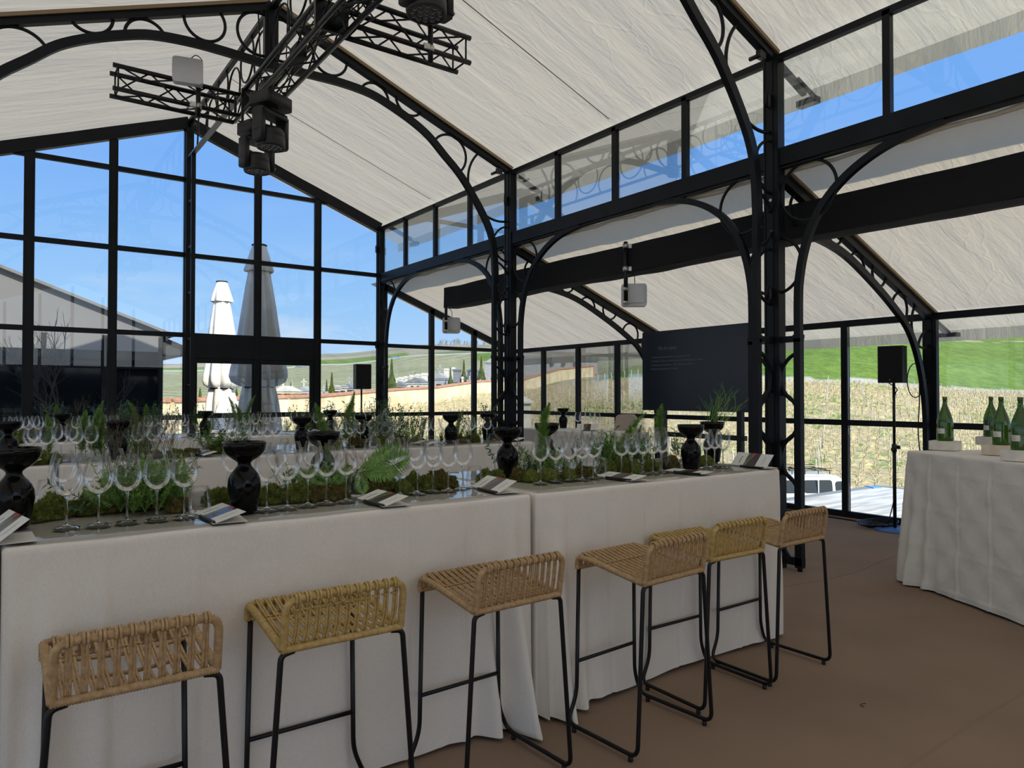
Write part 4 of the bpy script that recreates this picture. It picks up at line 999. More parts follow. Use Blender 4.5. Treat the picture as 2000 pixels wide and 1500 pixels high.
# ---------------------------------------------------------------- wine glasses and tumblers
GH = 0.243
bowl_o = [(0.0045, 0.112), (0.012, 0.1145), (0.026, 0.122), (0.040, 0.137), (0.048, 0.156), (0.0497, 0.172), (0.047, 0.194), (0.041, 0.218), (0.0345, GH)]
bowl_i = [(r - 0.0011 if r > 0.01 else r * 0.6, z + 0.0012) for r, z in bowl_o[:-1]] + [(0.0336, GH)]
foot_p = [(0.0, 0.0), (0.0415, 0.0), (0.042, 0.0012), (0.036, 0.0032), (0.016, 0.0065), (0.006, 0.012)]
stem_p = [(0.006, 0.012), (0.0040, 0.022), (0.0036, 0.06), (0.0037, 0.095), (0.0055, 0.109), (0.0095, 0.1142)]
def glass_meshes(n):
    b_ = MB(); b_.lathe(bowl_o + [(0.0341, GH + 0.0005), (0.0336, GH)], n); b_.cur = 1; b_.lathe(list(reversed(bowl_i)), n); bm = b_.mesh('bowl', [M_wine, M_wine_in])
    b_ = MB(); b_.lathe(stem_p, 10, cap0=True, cap1=True); sm_ = b_.mesh('stem', M_stem)
    b_ = MB(); b_.lathe(foot_p, n, cap1=True); fm = b_.mesh('foot', M_stem); return bm, sm_, fm
gm = glass_meshes(28)
b_ = MB(); b_.lathe(bowl_o, 20); b_.lathe([(0.0, 0.0), (0.0415, 0.0), (0.036, 0.003), (0.006, 0.010), (0.0037, 0.03), (0.0036, 0.1), (0.0045, 0.112)], 12); gfar = b_.mesh('wine_glass_small', M_wine)
g0 = [None]
def wine_glass(x, y, label, group, sc_=1.0, far=False, z=None):
    z = TT if z is None else z
    if far:
        o = bpy.data.objects.new('wine_glass', gfar); C.objects.link(o)
    else:
        o = thing('wine_glass', label, 'wine glass')
        for nm, me in zip(('bowl', 'stem', 'foot'), gm):
            c = bpy.data.objects.new(nm, me); C.objects.link(c); c.parent = o
    o.location = (x, y, z); o.scale = (sc_,) * 3; o.rotation_euler = (0, 0, random.uniform(0, 6))
    tag(o, label, 'wine glass', group); return o
tb = MB(); tpo = [(0.0, 0.0), (0.030, 0.0), (0.040, 0.006), (0.0435, 0.025), (0.042, 0.05), (0.037, 0.08), (0.0325, 0.104)]
tb.lathe(tpo + [(0.0313, 0.104)], 28); tb.cur = 1; tb.lathe([(0.0313, 0.104), (0.0358, 0.08), (0.0405, 0.05), (0.0415, 0.027), (0.036, 0.0122), (0.0, 0.009)], 28); tmesh = tb.mesh('tumbler', [M_wine, M_wine_in])
def tumbler(x, y, label, z=None):
    o = bpy.data.objects.new('glass_tumbler', tmesh); C.objects.link(o); o.location = (x, y, TT if z is None else z); return tag(o, label, 'tumbler', 'stemless water tumblers')
random.seed(21)
SETS = [('left-hand', [(130, 1031), (192, 1026), (248, 1020), (306, 1015), (360, 1010)], (390, 1001)),
        ('second', [(521, 996), (561, 992), (601, 987), (637.5, 982.5), (676, 979)], (697, 970)),
        ('third', [(781, 967), (815, 963.5), (846, 959.5), (876, 958), (904, 954)], (927, 950)),
        ('fourth', [(1056, 943.5), (1085, 940.5), (1112, 938), (1137, 936.5), (1159, 934)], (1172, 929)),
        ('fifth', [(1214, 929), (1235, 927), (1256, 925), (1275, 924), (1293, 921.5)], (1301, 917))]
for nm, ps_, tp in SETS:
    for i, (x, y) in enumerate(ps_):
        p = onz(x, y, TT); wine_glass(p.x, p.y, '%s wine glass of the %s front set on the near tables' % (ordn(i + 1), nm), 'wine glasses on the near tables')
    p = onz(*tp, TT); tumbler(p.x, p.y, 'stemless tumbler beside the %s front set of wine glasses on the near tables' % nm)
for i, (x, y) in enumerate(((1380, 913.5), (1396, 911.5), (1412, 912))):
    p = onz(x, y, TT); wine_glass(p.x, p.y, '%s of three wine glasses at the right table end, between black vase and brochure' % ordn(i + 1), 'wine glasses on the near tables')
# sets facing the other way along the rear edge
BACK = [('left-hand', [(125, 880), (175, 879), (222, 878), (274, 880), (318, 877)]), ('second', [(455, 886), (541, 874), (572, 870), (612, 868), (655, 866)]), ('third', [(728, 862), (768, 860), (778, 857), (810, 857), (845, 856)]), ('fourth', [(967, 850), (1095, 846), (1127, 844), (1146, 843), (1166, 842)]), ('fifth', [(1250, 842), (1262, 841), (1276, 840), (1290, 841), (1368, 838)])]
for nm, ps_ in BACK:
    for i, (x, ytop) in enumerate(ps_):
        p = on(x, ytop, 2, TT + GH)
        p.y = min(max(p.y, 3.38), 3.66)
        rr_ = ray(x, 771); s_ = p.y / rr_.y; wine_glass(rr_.x * s_, p.y, '%s wine glass of the %s rear set on the near tables' % (ordn(i + 1), nm), 'wine glasses on the near tables')
for k, (x, y) in enumerate(((84, 968), (428, 945), (1010, 917), (612, 935), (1330, 905))):
    p = onz(x, y, TT); p.y = min(p.y, 3.64); tumbler(p.x, p.y, '%s stemless tumbler from the left along the rear edge of the near tables' % ordn(k + 1))
# second and third rows
def run(pxs, Y, label, group, far, start=0):
    for i, x in enumerate(pxs):
        r_ = ray(x, 771); s_ = Y / r_.y; wine_glass(r_.x * s_, Y + random.uniform(-0.03, 0.03), label % ordn(i + 1), group, 1.0, far)
run([61, 91, 120, 149, 178, 272, 299, 323, 347, 373, 453, 476, 498, 521, 542, 648, 669, 686, 707, 833, 851, 868, 908, 922, 951], 5.99, '%s wine glass from the left along the front edge of the second row tables', 'wine glasses on the second row', False)
run([67, 110, 140, 168, 282, 305, 333, 359, 462, 488, 512, 534, 660, 690, 760, 775, 790, 930, 942], 6.52, '%s wine glass from the left along the rear edge of the second row tables', 'wine glasses on the second row', True)
run([16, 36, 56, 76, 98, 149, 167, 189, 208, 226, 289, 302, 322, 342, 362, 445, 458, 480, 498, 520, 545, 562, 585, 620, 640, 662, 700, 717], 8.72, '%s wine glass from the left along the front edge of the back row tables', 'wine glasses on the back row', True)
run([26, 48, 69, 160, 181, 201, 222, 296, 315, 336, 355, 440, 466, 492, 514, 535, 575, 600, 655, 690, 710], 9.22, '%s wine glass from the left along the rear edge of the back row tables', 'wine glasses on the back row', True)
for k, x in enumerate((395, 556, 730, 470)):
    r_ = ray(x, 771); s_ = 5.9 / r_.y; tumbler(r_.x * s_, 5.9, '%s stemless tumbler from the left on the second row tables' % ordn(k + 1))
for i, x in enumerate((1129, 1138, 1148, 1157, 1166)):
    p = atd(x, 771, 9.6); wine_glass(p.x, p.y, '%s of five wine glasses lined up on the aisle table' % ordn(i + 1), 'wine glasses on the aisle table', 1.0, True, TH + 0.002)
# ---------------------------------------------------------------- brochures
M_photo = mat('dark_photo_print', (0.012, 0.014, 0.022), 0.30, 0, 0, 50, 0, 5, 0.5, col2=(0.07, 0.035, 0.025), vs2=16)
M_photo2 = mat('vine_photo_print', (0.20, 0.22, 0.08), 0.35, 0, 0, 50, 0, 5, 0.5, col2=(0.03, 0.035, 0.06), vs2=22)
M_red = mat('red_print', (0.45, 0.03, 0.04), 0.5)
def make_brochure(label):
    t = thing('brochure', label, 'brochure', (0, 0, 0), 0, 'open tasting brochures on the tables')
    # local: x along the spine across three panels, y up the page from the spine
    q = MB(); q.bb((-0.14, 0, 0), (-0.047, 0.108, 0.0016)); cp = q.build('cream_panel', M_paper, t)
    w = MB(); w.bb((-0.088, 0.018, 0.0016), (-0.082, 0.078, 0.0019)); w.build('printed_title', M_ink, cp); w = MB(); w.bb((-0.103, 0.046, 0.0016), (-0.099, 0.052, 0.0019)); w.build('printed_emblem', M_ink, cp)
    q = MB(); q.bb((-0.047, 0, 0), (0.047, 0.108, 0.0016)); pp = q.build('photo_panel', M_photo, t)
    w = MB(); w.prism([(-0.047, 0.0, 0.0016), (-0.030, 0.0, 0.0016), (0.010, 0.108, 0.0016), (-0.047, 0.108, 0.0016)], (0, 0, 0.0003)); w.build('vine_picture', M_photo2, pp)
    w = MB(); w.prism([(-0.018, 0.088, 0.0019), (0.006, 0.092, 0.0019), (0.012, 0.108, 0.0019), (-0.02, 0.108, 0.0019)], (0, 0, 0.0003)); w.build('red_picture', M_red, pp)
    q = MB(); q.bb((0.047, 0, 0), (0.14, 0.108, 0.0016)); cp = q.build('cream_panel', M_paper, t)
    w = MB(); w.bb((0.087, 0.022, 0.0016), (0.0885, 0.088, 0.0019)); w.build('printed_line', M_ink, cp); w = MB(); w.bb((0.097, 0.032, 0.0016), (0.0983, 0.076, 0.0019)); w.build('printed_line', M_ink, cp)
    q = MB(); q.bb((-0.065, -0.006, -0.004), (0.12, 0.002, 0.005)); q.build('spine', M_plastic, t)
    return t
BR = [('open brochure with cream and photo panels cut by the left edge, on the near table', -0.012, 2.86, 38, -80), ('open brochure with a blue reflection, leaning left of the foreground black vase', 0.646, 2.846, 16, -87),
      ('open brochure with cream and dark photo panels, in front of the second tumbler', 1.318, 2.846, 17, -88), ('open brochure with a red spot in its photo, at the table seam', 1.942, 2.90, 27, -94),
      ('open brochure lying low right of the table seam, beside the fourth tumbler', 2.793, 2.877, 9, -86), ('open brochure lying flat in front of the right-hand black vase', 3.33, 2.85, 3, -84), ('open brochure propped upright at the right end of the near tables', 3.955, 2.845, 47, -93)]
b0 = None
for i, (lab, x, y, tilt, rz) in enumerate(BR):
    o = make_brochure(lab) if b0 is None else dup(b0, label=lab)
    b0 = b0 or o
    o.rotation_euler = (math.radians(tilt), 0, math.radians(rz)); o.location = (x, y, TT + 0.005)
    if i != 5:
        c = MB(); c.bb((0.004, -0.10, 0), (0.125, 0.10, 0.0012)); cc = c.build('white_card', M_paper); cc.location = (x, y - 0.03, TT + 0.0004); cc.rotation_euler = (0, 0, math.radians(rz + 82))
        tag(cc, 'plain white card under the brochure ' + ('cut by the left edge', 'left of the foreground black vase', 'in front of the second tumbler', 'at the table seam', 'right of the table seam', '', 'at the right end of the near tables')[i], 'card', 'white cards under the brochures')
for k, (x, y, Y) in enumerate(((405, 889, 5.82), (60, 907, 5.82), (1010, 862, 5.85), (838, 864, 5.85), (620, 838, 8.6))):
    r_ = ray(x, 771); s_ = Y / r_.y; o = dup(b0, (r_.x * s_ - 0.05, Y + 0.08, TT + 0.005), label='%s open brochure from the left on the %s' % (ordn((2, 1, 4, 3)[k]) if k < 4 else 'only', 'second row tables' if k < 4 else 'back row tables'), rot=(0.24, 0, -1.5))
p = atd(1146, 771, 9.4); dup(b0, (p.x, p.y, TH + 0.008), label='open brochure standing on the aisle table behind the five glasses', rot=(0.9, 0, -0.9))
# ---------------------------------------------------------------- bottles on blocks
bp = [(r_ * (1.2 if z_ < 0.24 else 1.2 - 0.2 * (z_ - 0.24) / 0.06 if z_ < 0.3 else 1.0), z_) for r_, z_ in [(0.0, 0.0), (0.046, 0.0), (0.050, 0.004), (0.0508, 0.02), (0.0508, 0.145), (0.0495, 0.165), (0.044, 0.195), (0.034, 0.235), (0.0245, 0.27), (0.0185, 0.295), (0.0165, 0.318), (0.0160, 0.338), (0.0182, 0.342), (0.0185, 0.356), (0.0165, 0.360), (0.0, 0.360)]]
def make_bottle(label):
    t = thing('champagne_bottle', label, 'bottle', (0, 0, 0), 0, 'green bottles at the right edge')
    q = MB(); q.lathe(bp, 40); q.build('glass_body', M_bottle, t)
    q = MB(); q.lathe([(0.0, 0.3585), (0.0185, 0.3585), (0.0192, 0.363), (0.0175, 0.367), (0.0, 0.3675)], 24); q.build('crown_cap', M_foil, t)
    q = MB()
    def lf(u, v):
        a = -3.87 + 0.95 * u; return (0.0614 * math.cos(a), 0.0614 * math.sin(a), 0.062 + 0.042 * v)
    q.grid(lf, 10, 1); lb = q.build('paper_label', M_paper, t)
    q = MB()
    for zc, a0, a1 in ((0.095, 0.12, 0.55), (0.086, 0.12, 0.45), (0.078, 0.12, 0.6), (0.071, 0.12, 0.5)):
        q.grid(lambda u, v: (0.0617 * math.cos(-3.87 + 0.95 * (a0 + (a1 - a0) * u)), 0.0617 * math.sin(-3.87 + 0.95 * (a0 + (a1 - a0) * u)), zc + 0.0022 * v), 6, 1)
    q.build('printed_lines', M_ink, lb); return t
BT = [((1846, 861), (1842, 866), 0, 'green sparkling wine bottle on a cream block at the left corner of the bottle table', 'cream block under the leftmost green bottle'),
      ((1936, 853), (1928, 857), 1, 'green sparkling wine bottle standing behind the others on the bottle table', 'cream block under the rearmost green bottle'),
      ((1956, 869), (1945, 872), 2, 'green sparkling wine bottle on a tan block, in front of the rearmost bottle', 'tan block under the middle green bottle'),
      ((1994, 879), (1984, 884), 0, 'green sparkling wine bottle cut by the right edge of the photo', 'cream block at the right edge of the photo')]
bo0 = None; random.seed(2)
for (pb, pblk, k, lab, lab2) in BT:
    p = onz(pb[0], pb[1], 1.094 + 0.075)
    o = make_bottle(lab) if bo0 is None else dup(bo0, label=lab); bo0 = bo0 or o
    o.location = (p.x, p.y, 1.094 + 0.0755); o.rotation_euler = (0, 0, random.uniform(-0.15, 0.15))
    q = MB(); q.box((0, 0, 0.0375), (0.20, 0.155, 0.075)); b_ = q.build('display_block', M_block2 if k == 2 else M_block, None, (p.x + (0.0 if k != 2 else -0.03), p.y, 1.0945), (0, 0, math.atan2(dv.y, dv.x) + random.uniform(-0.1, 0.1) + 0.5))
    tag(b_, lab2, 'block', 'blocks under the bottles')

p = onz(1688, 1378, 0); q = MB(); q.tube([(0.022 * math.cos(a), 0.014 * math.sin(a), 0.0025) for a in [0.2 + i * 0.24 for i in range(16)]], 0.0018, 6); tag(q.build('cord_scrap', M_steel2, None, p), 'tiny curled scrap of dark cord lying on the bare brown carpet', 'cord')
# ================================================================ MOSS AND GREENERY
def blade(mb, p, d, L, w, up=None):
    d = Vector(d).normalized(); s = d.cross(Vector(up) if up else Vector((random.random() - .5, random.random() - .5, random.random() - .5)))
    if s.length < 1e-5: s = Vector((1, 0, 0))
    s = s.normalized() * w / 2; o = len(mb.v)
    mb.v += [p - s, p + s, p + d * L]; mb.quad_faces([(o, o + 1, o + 2)])
def leaf(mb, p, d, up, L, w, fold=0.15):
    """pointed oval leaf of four faces, slightly folded"""
    d = Vector(d).normalized(); s = d.cross(Vector(up)).normalized(); n = s.cross(d); o = len(mb.v)
    mb.v += [p, p + d * L * 0.4 + s * w / 2 + n * fold * w, p + d * L * 0.45, p + d * L * 0.4 - s * w / 2 + n * fold * w, p + d * L]
    mb.quad_faces([(o, o + 1, o + 2), (o, o + 2, o + 3), (o + 1, o + 4, o + 2), (o + 2, o + 4, o + 3)])
def moss_mesh(seed, m, n=1500, round_=False):
    random.seed(seed); b_ = MB(); nu, nv = 20, 12
    def rad(a, e):
        d = Vector((math.cos(a) * math.cos(e), math.sin(a) * math.cos(e), math.sin(e)))
        k = 1 + (0.08 if round_ else 0.42) * mnoise.noise(d * 1.7 + Vector((seed, 0, 0))) + (0.04 if round_ else 0.22) * mnoise.noise(d * 4.2 + Vector((seed, 3, 0)))
        return d * k
    o0 = 0
    b_.grid(lambda u, v: (lambda q: (q.x, q.y, max(-0.25, q.z)))(rad(2 * math.pi * u, -0.45 + (math.pi / 2 + 0.45) * v)), nu, nv)
    for i in range(n * 2):
        a = random.uniform(0, 6.283); e = math.asin(random.uniform(-0.2, 1)); q = rad(a, e); q.z = max(-0.2, q.z)
        d = q.normalized() + Vector((random.uniform(-.9, .9), random.uniform(-.9, .9), random.uniform(-.6, .9)))
        blade(b_, q * 0.95, d, random.uniform(0.10, 0.30) * (0.6 if round_ else 1), 0.055)
    return b_.mesh('moss', m)
MOSS = [moss_mesh(1, M_moss), moss_mesh(2, M_moss2), moss_mesh(3, M_moss), moss_mesh(4, M_moss, 1500, True)]
moss_list = []
def moss(px_, py, w, h, k, row):
    """w, h: half width and height in metres; foot at the picked table point"""
    p = onz(px_, py, TT)
    o = bpy.data.objects.new('moss_clump', MOSS[k]); C.objects.link(o); o.scale = (w * 1.15, w * 0.95, h * 0.85); o.location = (p.x, p.y + w * 0.75, TT + 0.17 * h); o.rotation_euler = (0, 0, random.uniform(0, 6))
    moss_list.append((o, px_, row, k))
random.seed(31)
for a in ((72, 1018, .035, .045, 0), (105, 1012, .06, .075, 0), (150, 1005, .05, .05, 1), (185, 1003, .06, .075, 0), (225, 998, .055, .07, 1), (265, 995, .06, .10, 0), (300, 990, .07, .13, 1), (335, 986, .06, .12, 0), (350, 998, .04, .05, 1), (425, 985, .05, .055, 0), (448, 984, .045, .06, 2),
          (515, 984, .045, .055, 0), (540, 982, .05, .07, 2), (572, 980, .05, .06, 0), (600, 978, .045, .07, 2), (632, 977, .055, .06, 1), (662, 974, .06, .06, 1), (690, 960, .06, .06, 0), (735, 966, .06, .09, 1), (762, 962, .05, .06, 2), (795, 963, .045, .062, 3), (768, 950, .026, .04, 1),
          (812, 948, .035, .06, 0), (838, 957, .05, .065, 2), (868, 953, .045, .06, 1), (885, 950, .04, .05, 1), (862, 940, .05, .055, 1), (955, 942, .042, .06, 0), (975, 940, .04, .055, 2), (1022, 938, .045, .06, 1), (1044, 940, .042, .06, 3), (1083, 938, .062, .062, 3), (1118, 936, .042, .055, 3), (1150, 932, .05, .06, 1),
          (1196, 926, .05, .07, 0), (1225, 924, .05, .08, 2), (1246, 924, .038, .07, 3), (1280, 920, .045, .06, 0), (1318, 916, .05, .08, 1), (1388, 909, .055, .062, 3)):
    moss(*a, 'near tables')
for a in ((82, 905, .06, .07, 0), (105, 904, .05, .06, 2), (300, 894, .06, .05, 1), (345, 892, .06, .05, 0), (378, 889, .06, .05, 1), (430, 884, .07, .08, 0), (455, 880, .06, .07, 2), (655, 876, .07, .07, 0), (700, 872, .07, .08, 1), (745, 870, .07, .08, 2), (790, 866, .07, .07, 1), (820, 866, .06, .06, 0), (905, 864, .07, .06, 1), (930, 862, .06, .06, 2), (35, 866, .05, .06, 0), (980, 858, .05, .05, 1)):
    moss(*a, 'second row tables')
for a in ((40, 851, .08, .07, 0), (60, 850, .08, .07, 1), (640, 838, .1, .08, 0), (600, 839, .1, .07, 1), (690, 836, .1, .08, 2), (740, 834, .1, .08, 0)):
    moss(*a, 'back row tables')
for row in ('near tables', 'second row tables', 'back row tables'):
    L = sorted([m for m in moss_list if m[2] == row], key=lambda m: m[1])
    for i, (o, px_, r_, k) in enumerate(L):
        tag(o, '%s %s moss clump from the left on the %s' % (ordn(i + 1), ('green', 'brownish', 'bright green', 'rounded green')[k], row), 'moss', 'moss clumps on the ' + row)

# ---- plant meshes, base at the origin, growing along +z
def foxtail(seed, H=0.30, r=0.028, curve=0.06):
    random.seed(seed); b_ = MB(); st = [Vector((curve * (i / 12) ** 2, 0.3 * curve * math.sin(i / 4), H * i / 12)) for i in range(13)]
    b_.tube(st, 0.0018, 4)
    for i in range(1500):
        t = random.uniform(0.12, 1.0); k = min(int(t * 12), 11); f_ = t * 12 - k; p = st[k] * (1 - f_) + st[k + 1] * f_
        a = random.uniform(0, 6.283); w = r * (0.55 + 0.9 * math.sin(math.pi * min(1, t * 0.9 + 0.1)) ** 0.7) * (1.0 if t < 0.8 else (1.15 - t) / 0.35)
        d = Vector((math.cos(a), math.sin(a), 0.75)); blade(b_, p + d * random.uniform(0, 0.3) * w, d + Vector((0, 0, random.uniform(-.3, .4))), w * random.uniform(0.5, 1.1), 0.0026)
    return b_.mesh('foxtail', M_leaf3)
def fern(seed, H=0.30, W=0.10, n=22, bend=0.12, teeth=True):
    random.seed(seed); b_ = MB(); st = [Vector((bend * (i / 16) ** 2, 0, H * i / 16 - 0.05 * (i / 16) ** 3)) for i in range(17)]
    b_.tube(st, [0.0022 * (1 - 0.7 * i / 16) for i in range(17)], 5)
    for i in range(n):
        t = 0.12 + 0.86 * i / n; k = min(int(t * 16), 15); p = st[k].lerp(st[k + 1], t * 16 - k); tg = (st[k + 1] - st[k]).normalized()
        L = W * (math.sin(math.pi * (0.16 + 0.84 * t)) ** 0.8) * random.uniform(0.9, 1.05)
        for s in (-1, 1):
            d = (Vector((0, s, 0)) + tg * 0.55 + Vector((random.uniform(-.1, .1), 0, random.uniform(-.1, .1)))).normalized(); nrm = Vector((1, 0, -0.2))
            leaf(b_, p, d, nrm, L, H / n * 0.8, 0.05)
            if teeth:
                m = 6
                for j in range(1, m):
                    q = p + d * L * j / m
                    for s2 in (-1, 1): leaf(b_, q, d * 0.9 + tg * s2 * 0.8, nrm, L * 0.17 * (1.1 - j / m), H / n * 0.34, 0.05)
    return b_.mesh('fern', M_leaf)
def twig(seed, H=0.26, spread=0.5, lv=3, r0=0.0016, leaves=0, m=None, splay=0.55):
    random.seed(seed); b_ = MB(); tips = []
    def grow(p, d, L, r, k):
        pts = [p]; n = 4; q = p
        for i in range(n):
            d = (d + Vector((random.uniform(-.25, .25), random.uniform(-.25, .25), random.uniform(-.1, .15))) * spread).normalized(); q = q + d * L / n; pts.append(q)
        b_.tube(pts, [r * (1 - 0.4 * i / n) for i in range(n + 1)], 4, cap=False)
        if k == 0: tips.append((q, d)); 
        if leaves:
            for i in range(1, n + 1):
                for _ in range(leaves):
                    leaf(b_, pts[i], d + Vector((random.uniform(-1, 1), random.uniform(-1, 1), random.uniform(-.6, .6))), (random.random() - .5, random.random() - .5, 1), random.uniform(0.012, 0.024), 0.010)
        if k:
            for _ in range(random.choice((2, 3, 3))):
                i = random.randint(1, n); grow(pts[i], (d + Vector((random.uniform(-1, 1), random.uniform(-1, 1), random.uniform(-.3, .7))) * splay).normalized(), L * random.uniform(0.5, 0.75), r * 0.65, k - 1)
    for _ in range(3): grow(Vector((random.uniform(-.01, .01), random.uniform(-.01, .01), 0)), Vector((random.uniform(-.4, .4), random.uniform(-.4, .4), 1)).normalized(), H * random.uniform(0.5, 0.7), r0, lv)
    return b_.mesh('twig', m or M_twig)
def leafy(seed, H=0.28, n=16, L=0.045, w=0.018, m=None, bend=0.08):
    random.seed(seed); b_ = MB(); st = [Vector((bend * (i / 10) ** 1.6, 0.02 * math.sin(i / 3), H * i / 10)) for i in range(11)]
    b_.tube(st, 0.0018, 5)
    for i in range(n):
        t = 0.15 + 0.85 * i / n; k = min(int(t * 10), 9); p = st[k].lerp(st[k + 1], t * 10 - k); a = i * 2.4 + random.uniform(-.4, .4)
        leaf(b_, p, (math.cos(a), math.sin(a), random.uniform(0.1, 0.8)), (0, 0, 1), L * random.uniform(0.7, 1.1), w)
    return b_.mesh('leafy', m or M_leaf2)
def tuft(seed, H=0.20, n=60, w=0.004, m=None, sp=0.6):
    random.seed(seed); b_ = MB()
    for i in range(n):
        a = random.uniform(0, 6.283); s = random.uniform(0, sp); d = Vector((math.cos(a) * s, math.sin(a) * s, 1)); L = H * random.uniform(0.5, 1); pts = [Vector((random.uniform(-.015, .015), random.uniform(-.015, .015), 0))]
        for j in range(4): pts.append(pts[-1] + d.normalized() * L / 4); d += Vector((math.cos(a) * s * 0.25, math.sin(a) * s * 0.25, -0.12))
        o = len(b_.v); sd = Vector((-math.sin(a), math.cos(a), 0)) * w / 2
        for j, q in enumerate(pts): b_.v += [q - sd * (1.05 - j / 4), q + sd * (1.05 - j / 4)]
        b_.quad_faces([(o + 2 * j, o + 2 * j + 1, o + 2 * j + 3, o + 2 * j + 2) for j in range(4)])
    return b_.mesh('tuft', m or M_leaf)
def bushy(seed, H=0.16, m=None, n=130):
    """short dense sprig of soft green leaflets"""
    random.seed(seed); b_ = MB()
    for s in range(9):
        a = random.uniform(0, 6.283); d = Vector((math.cos(a) * .55, math.sin(a) * .55, 1)).normalized(); L = H * random.uniform(0.6, 1)
        b_.tube([(0, 0, 0), d * L], 0.0012, 4, cap=False)
        for i in range(n // 6):
            p = d * L * random.uniform(0.15, 1); leaf(b_, p, (random.uniform(-1, 1), random.uniform(-1, 1), random.uniform(-.2, 1)), (random.random() - .5, random.random() - .5, 1), random.uniform(0.014, 0.03), 0.008)
    return b_.mesh('bushy', m or M_leaf)
PL = {'foxtail_fern': [foxtail(1), foxtail(2, 0.34, 0.024, 0.10)], 'fern_frond': [fern(3), fern(4, 0.34, 0.085, 24, 0.18)], 'bare_twig': [twig(5), twig(6, 0.30, 0.7)], 'seedy_twig': [twig(7, 0.26, 0.5, 2, 0.0015, 1, M_leaf2), twig(8, 0.28, 0.6, 2, 0.0015, 1, M_leaf2)],
      'leafy_sprig': [leafy(9), leafy(10, 0.24, 14, 0.055, 0.024, M_leaf2, 0.12)], 'grass_tuft': [tuft(11), tuft(12, 0.22, 70, 0.003, M_leaf2, 0.9)], 'soft_sprig': [bushy(13), bushy(14, 0.18, M_leaf3)], 'silver_sprig': [twig(15, 0.20, 0.6, 2, 0.0014, 2, M_leaf4, 0.8)],
      'trailing_sprig': [leafy(16, 0.24, 26, 0.032, 0.014, M_leaf2, 0.02)], 'hairgrass_sprig': [twig(17, 0.20, 0.35, 3, 0.0019, 0, M_leaf, 0.4)]}
PDESC = {'foxtail_fern': ('upright fluffy green foxtail fern plume', 'fern'), 'fern_frond': ('green fern frond with toothed leaflets', 'fern'), 'bare_twig': ('tangle of thin bare brown twigs', 'twig'), 'seedy_twig': ('fine branching sprig with tiny dark leaves', 'sprig'),
         'leafy_sprig': ('sprig with dark oval leaves', 'sprig'), 'grass_tuft': ('tuft of narrow green grass blades', 'grass tuft'), 'soft_sprig': ('bushy soft green sprig', 'sprig'), 'silver_sprig': ('feathery silver grey sprig', 'sprig'), 'trailing_sprig': ('low branch with small paired dark leaves', 'sprig'), 'hairgrass_sprig': ('wiry dark green sprig', 'sprig')}
plants = []
def plant(kind, px_, Y, row, ztop=None, sc_=1.0, rot=(0, 0, None), v=0, z=None):
    r_ = ray(px_, 771); s_ = Y / r_.y; o = bpy.data.objects.new(kind, PL[kind][v % len(PL[kind])]); C.objects.link(o)
    o.location = (r_.x * s_, Y, (TT if z is None else z) + 0.004); o.scale = (sc_,) * 3
    o.rotation_euler = (rot[0], rot[1], random.uniform(0, 6.28) if rot[2] is None else rot[2]); plants.append((o, kind, px_, row)); return o
def facing(kind, px_, Y, row, th, sc_, v, z, lean=0.25):
    """a frond spread towards the room's near side; th = direction of its tip, from the right, in degrees"""
    o = plant(kind, px_, Y, row, sc_=sc_, v=v, z=z); c = Vector((-o.location.x, -o.location.y, 0)).normalized(); rgt = Vector((-c.y, c.x, 0)); c2 = (c + Vector((0, 0, lean))).normalized()
    upv = c2.cross(rgt).normalized() * -1 if c2.cross(rgt).z < 0 else c2.cross(rgt).normalized()
    if rgt.dot(_r) < 0: rgt = -rgt
    zd = (rgt * math.cos(math.radians(th)) + upv * math.sin(math.radians(th))).normalized(); yd = zd.cross(c2).normalized(); o.rotation_euler = Matrix((c2, yd, zd)).transposed().to_euler(); return o
random.seed(41)
NT = 'near tables'
# the large things that can be picked out one by one
facing('fern_frond', 694, 3.10, NT, 14, 1.0, 0, TT + 0.10); facing('fern_frond', 690, 3.12, NT, -12, 0.72, 1, TT + 0.12); facing('fern_frond', 700, 3.08, NT, -75, 0.42, 0, TT + 0.105); facing('fern_frond', 700, 3.16, NT, 35, 0.8, 1, TT + 0.08)
facing('fern_frond', 655, 3.14, NT, 160, 0.55, 0, TT + 0.05); facing('fern_frond', 640, 3.16, NT, 40, 0.5, 1, TT + 0.03); facing('fern_frond', 620, 3.15, NT, 130, 0.5, 0, TT + 0.02)
for x, th, s_ in ((250, 120, .6), (275, 60, .65), (300, 100, .7), (320, 40, .55), (335, 75, .6), (235, 150, .5)): facing('fern_frond', x, 3.22, NT, th, s_, int(x) % 2, TT + 0.02)
plant('trailing_sprig', 205, 3.18, NT, sc_=0.95, rot=(0.1, -1.15, 0.2), z=TT + 0.03); plant('trailing_sprig', 178, 3.16, NT, sc_=0.6, rot=(0.3, -1.35, 0.6), z=TT + 0.02)
plant('foxtail_fern', 1064, 3.62, NT, sc_=1.35, rot=(0, -0.05, 0.3), v=0)
plant('foxtail_fern', 1296, 3.50, NT, sc_=1.3, rot=(0, -0.22, -0.5), v=0); plant('foxtail_fern', 1205, 3.45, NT, sc_=1.15, rot=(0, 0.30, -0.3), v=1); plant('foxtail_fern', 1250, 3.40, NT, sc_=0.75, rot=(0, -0.1, 0.5), v=1)
plant('hairgrass_sprig', 1391, 3.24, NT, sc_=1.35, rot=(0.1, 0.1, 0.3), z=TT + 0.215); plant('hairgrass_sprig', 1384, 3.24, NT, sc_=1.3, rot=(0, -0.5, 0.8), z=TT + 0.215); plant('hairgrass_sprig', 1398, 3.24, NT, sc_=1.3, rot=(0, 0.7, 0.1), z=TT + 0.215)
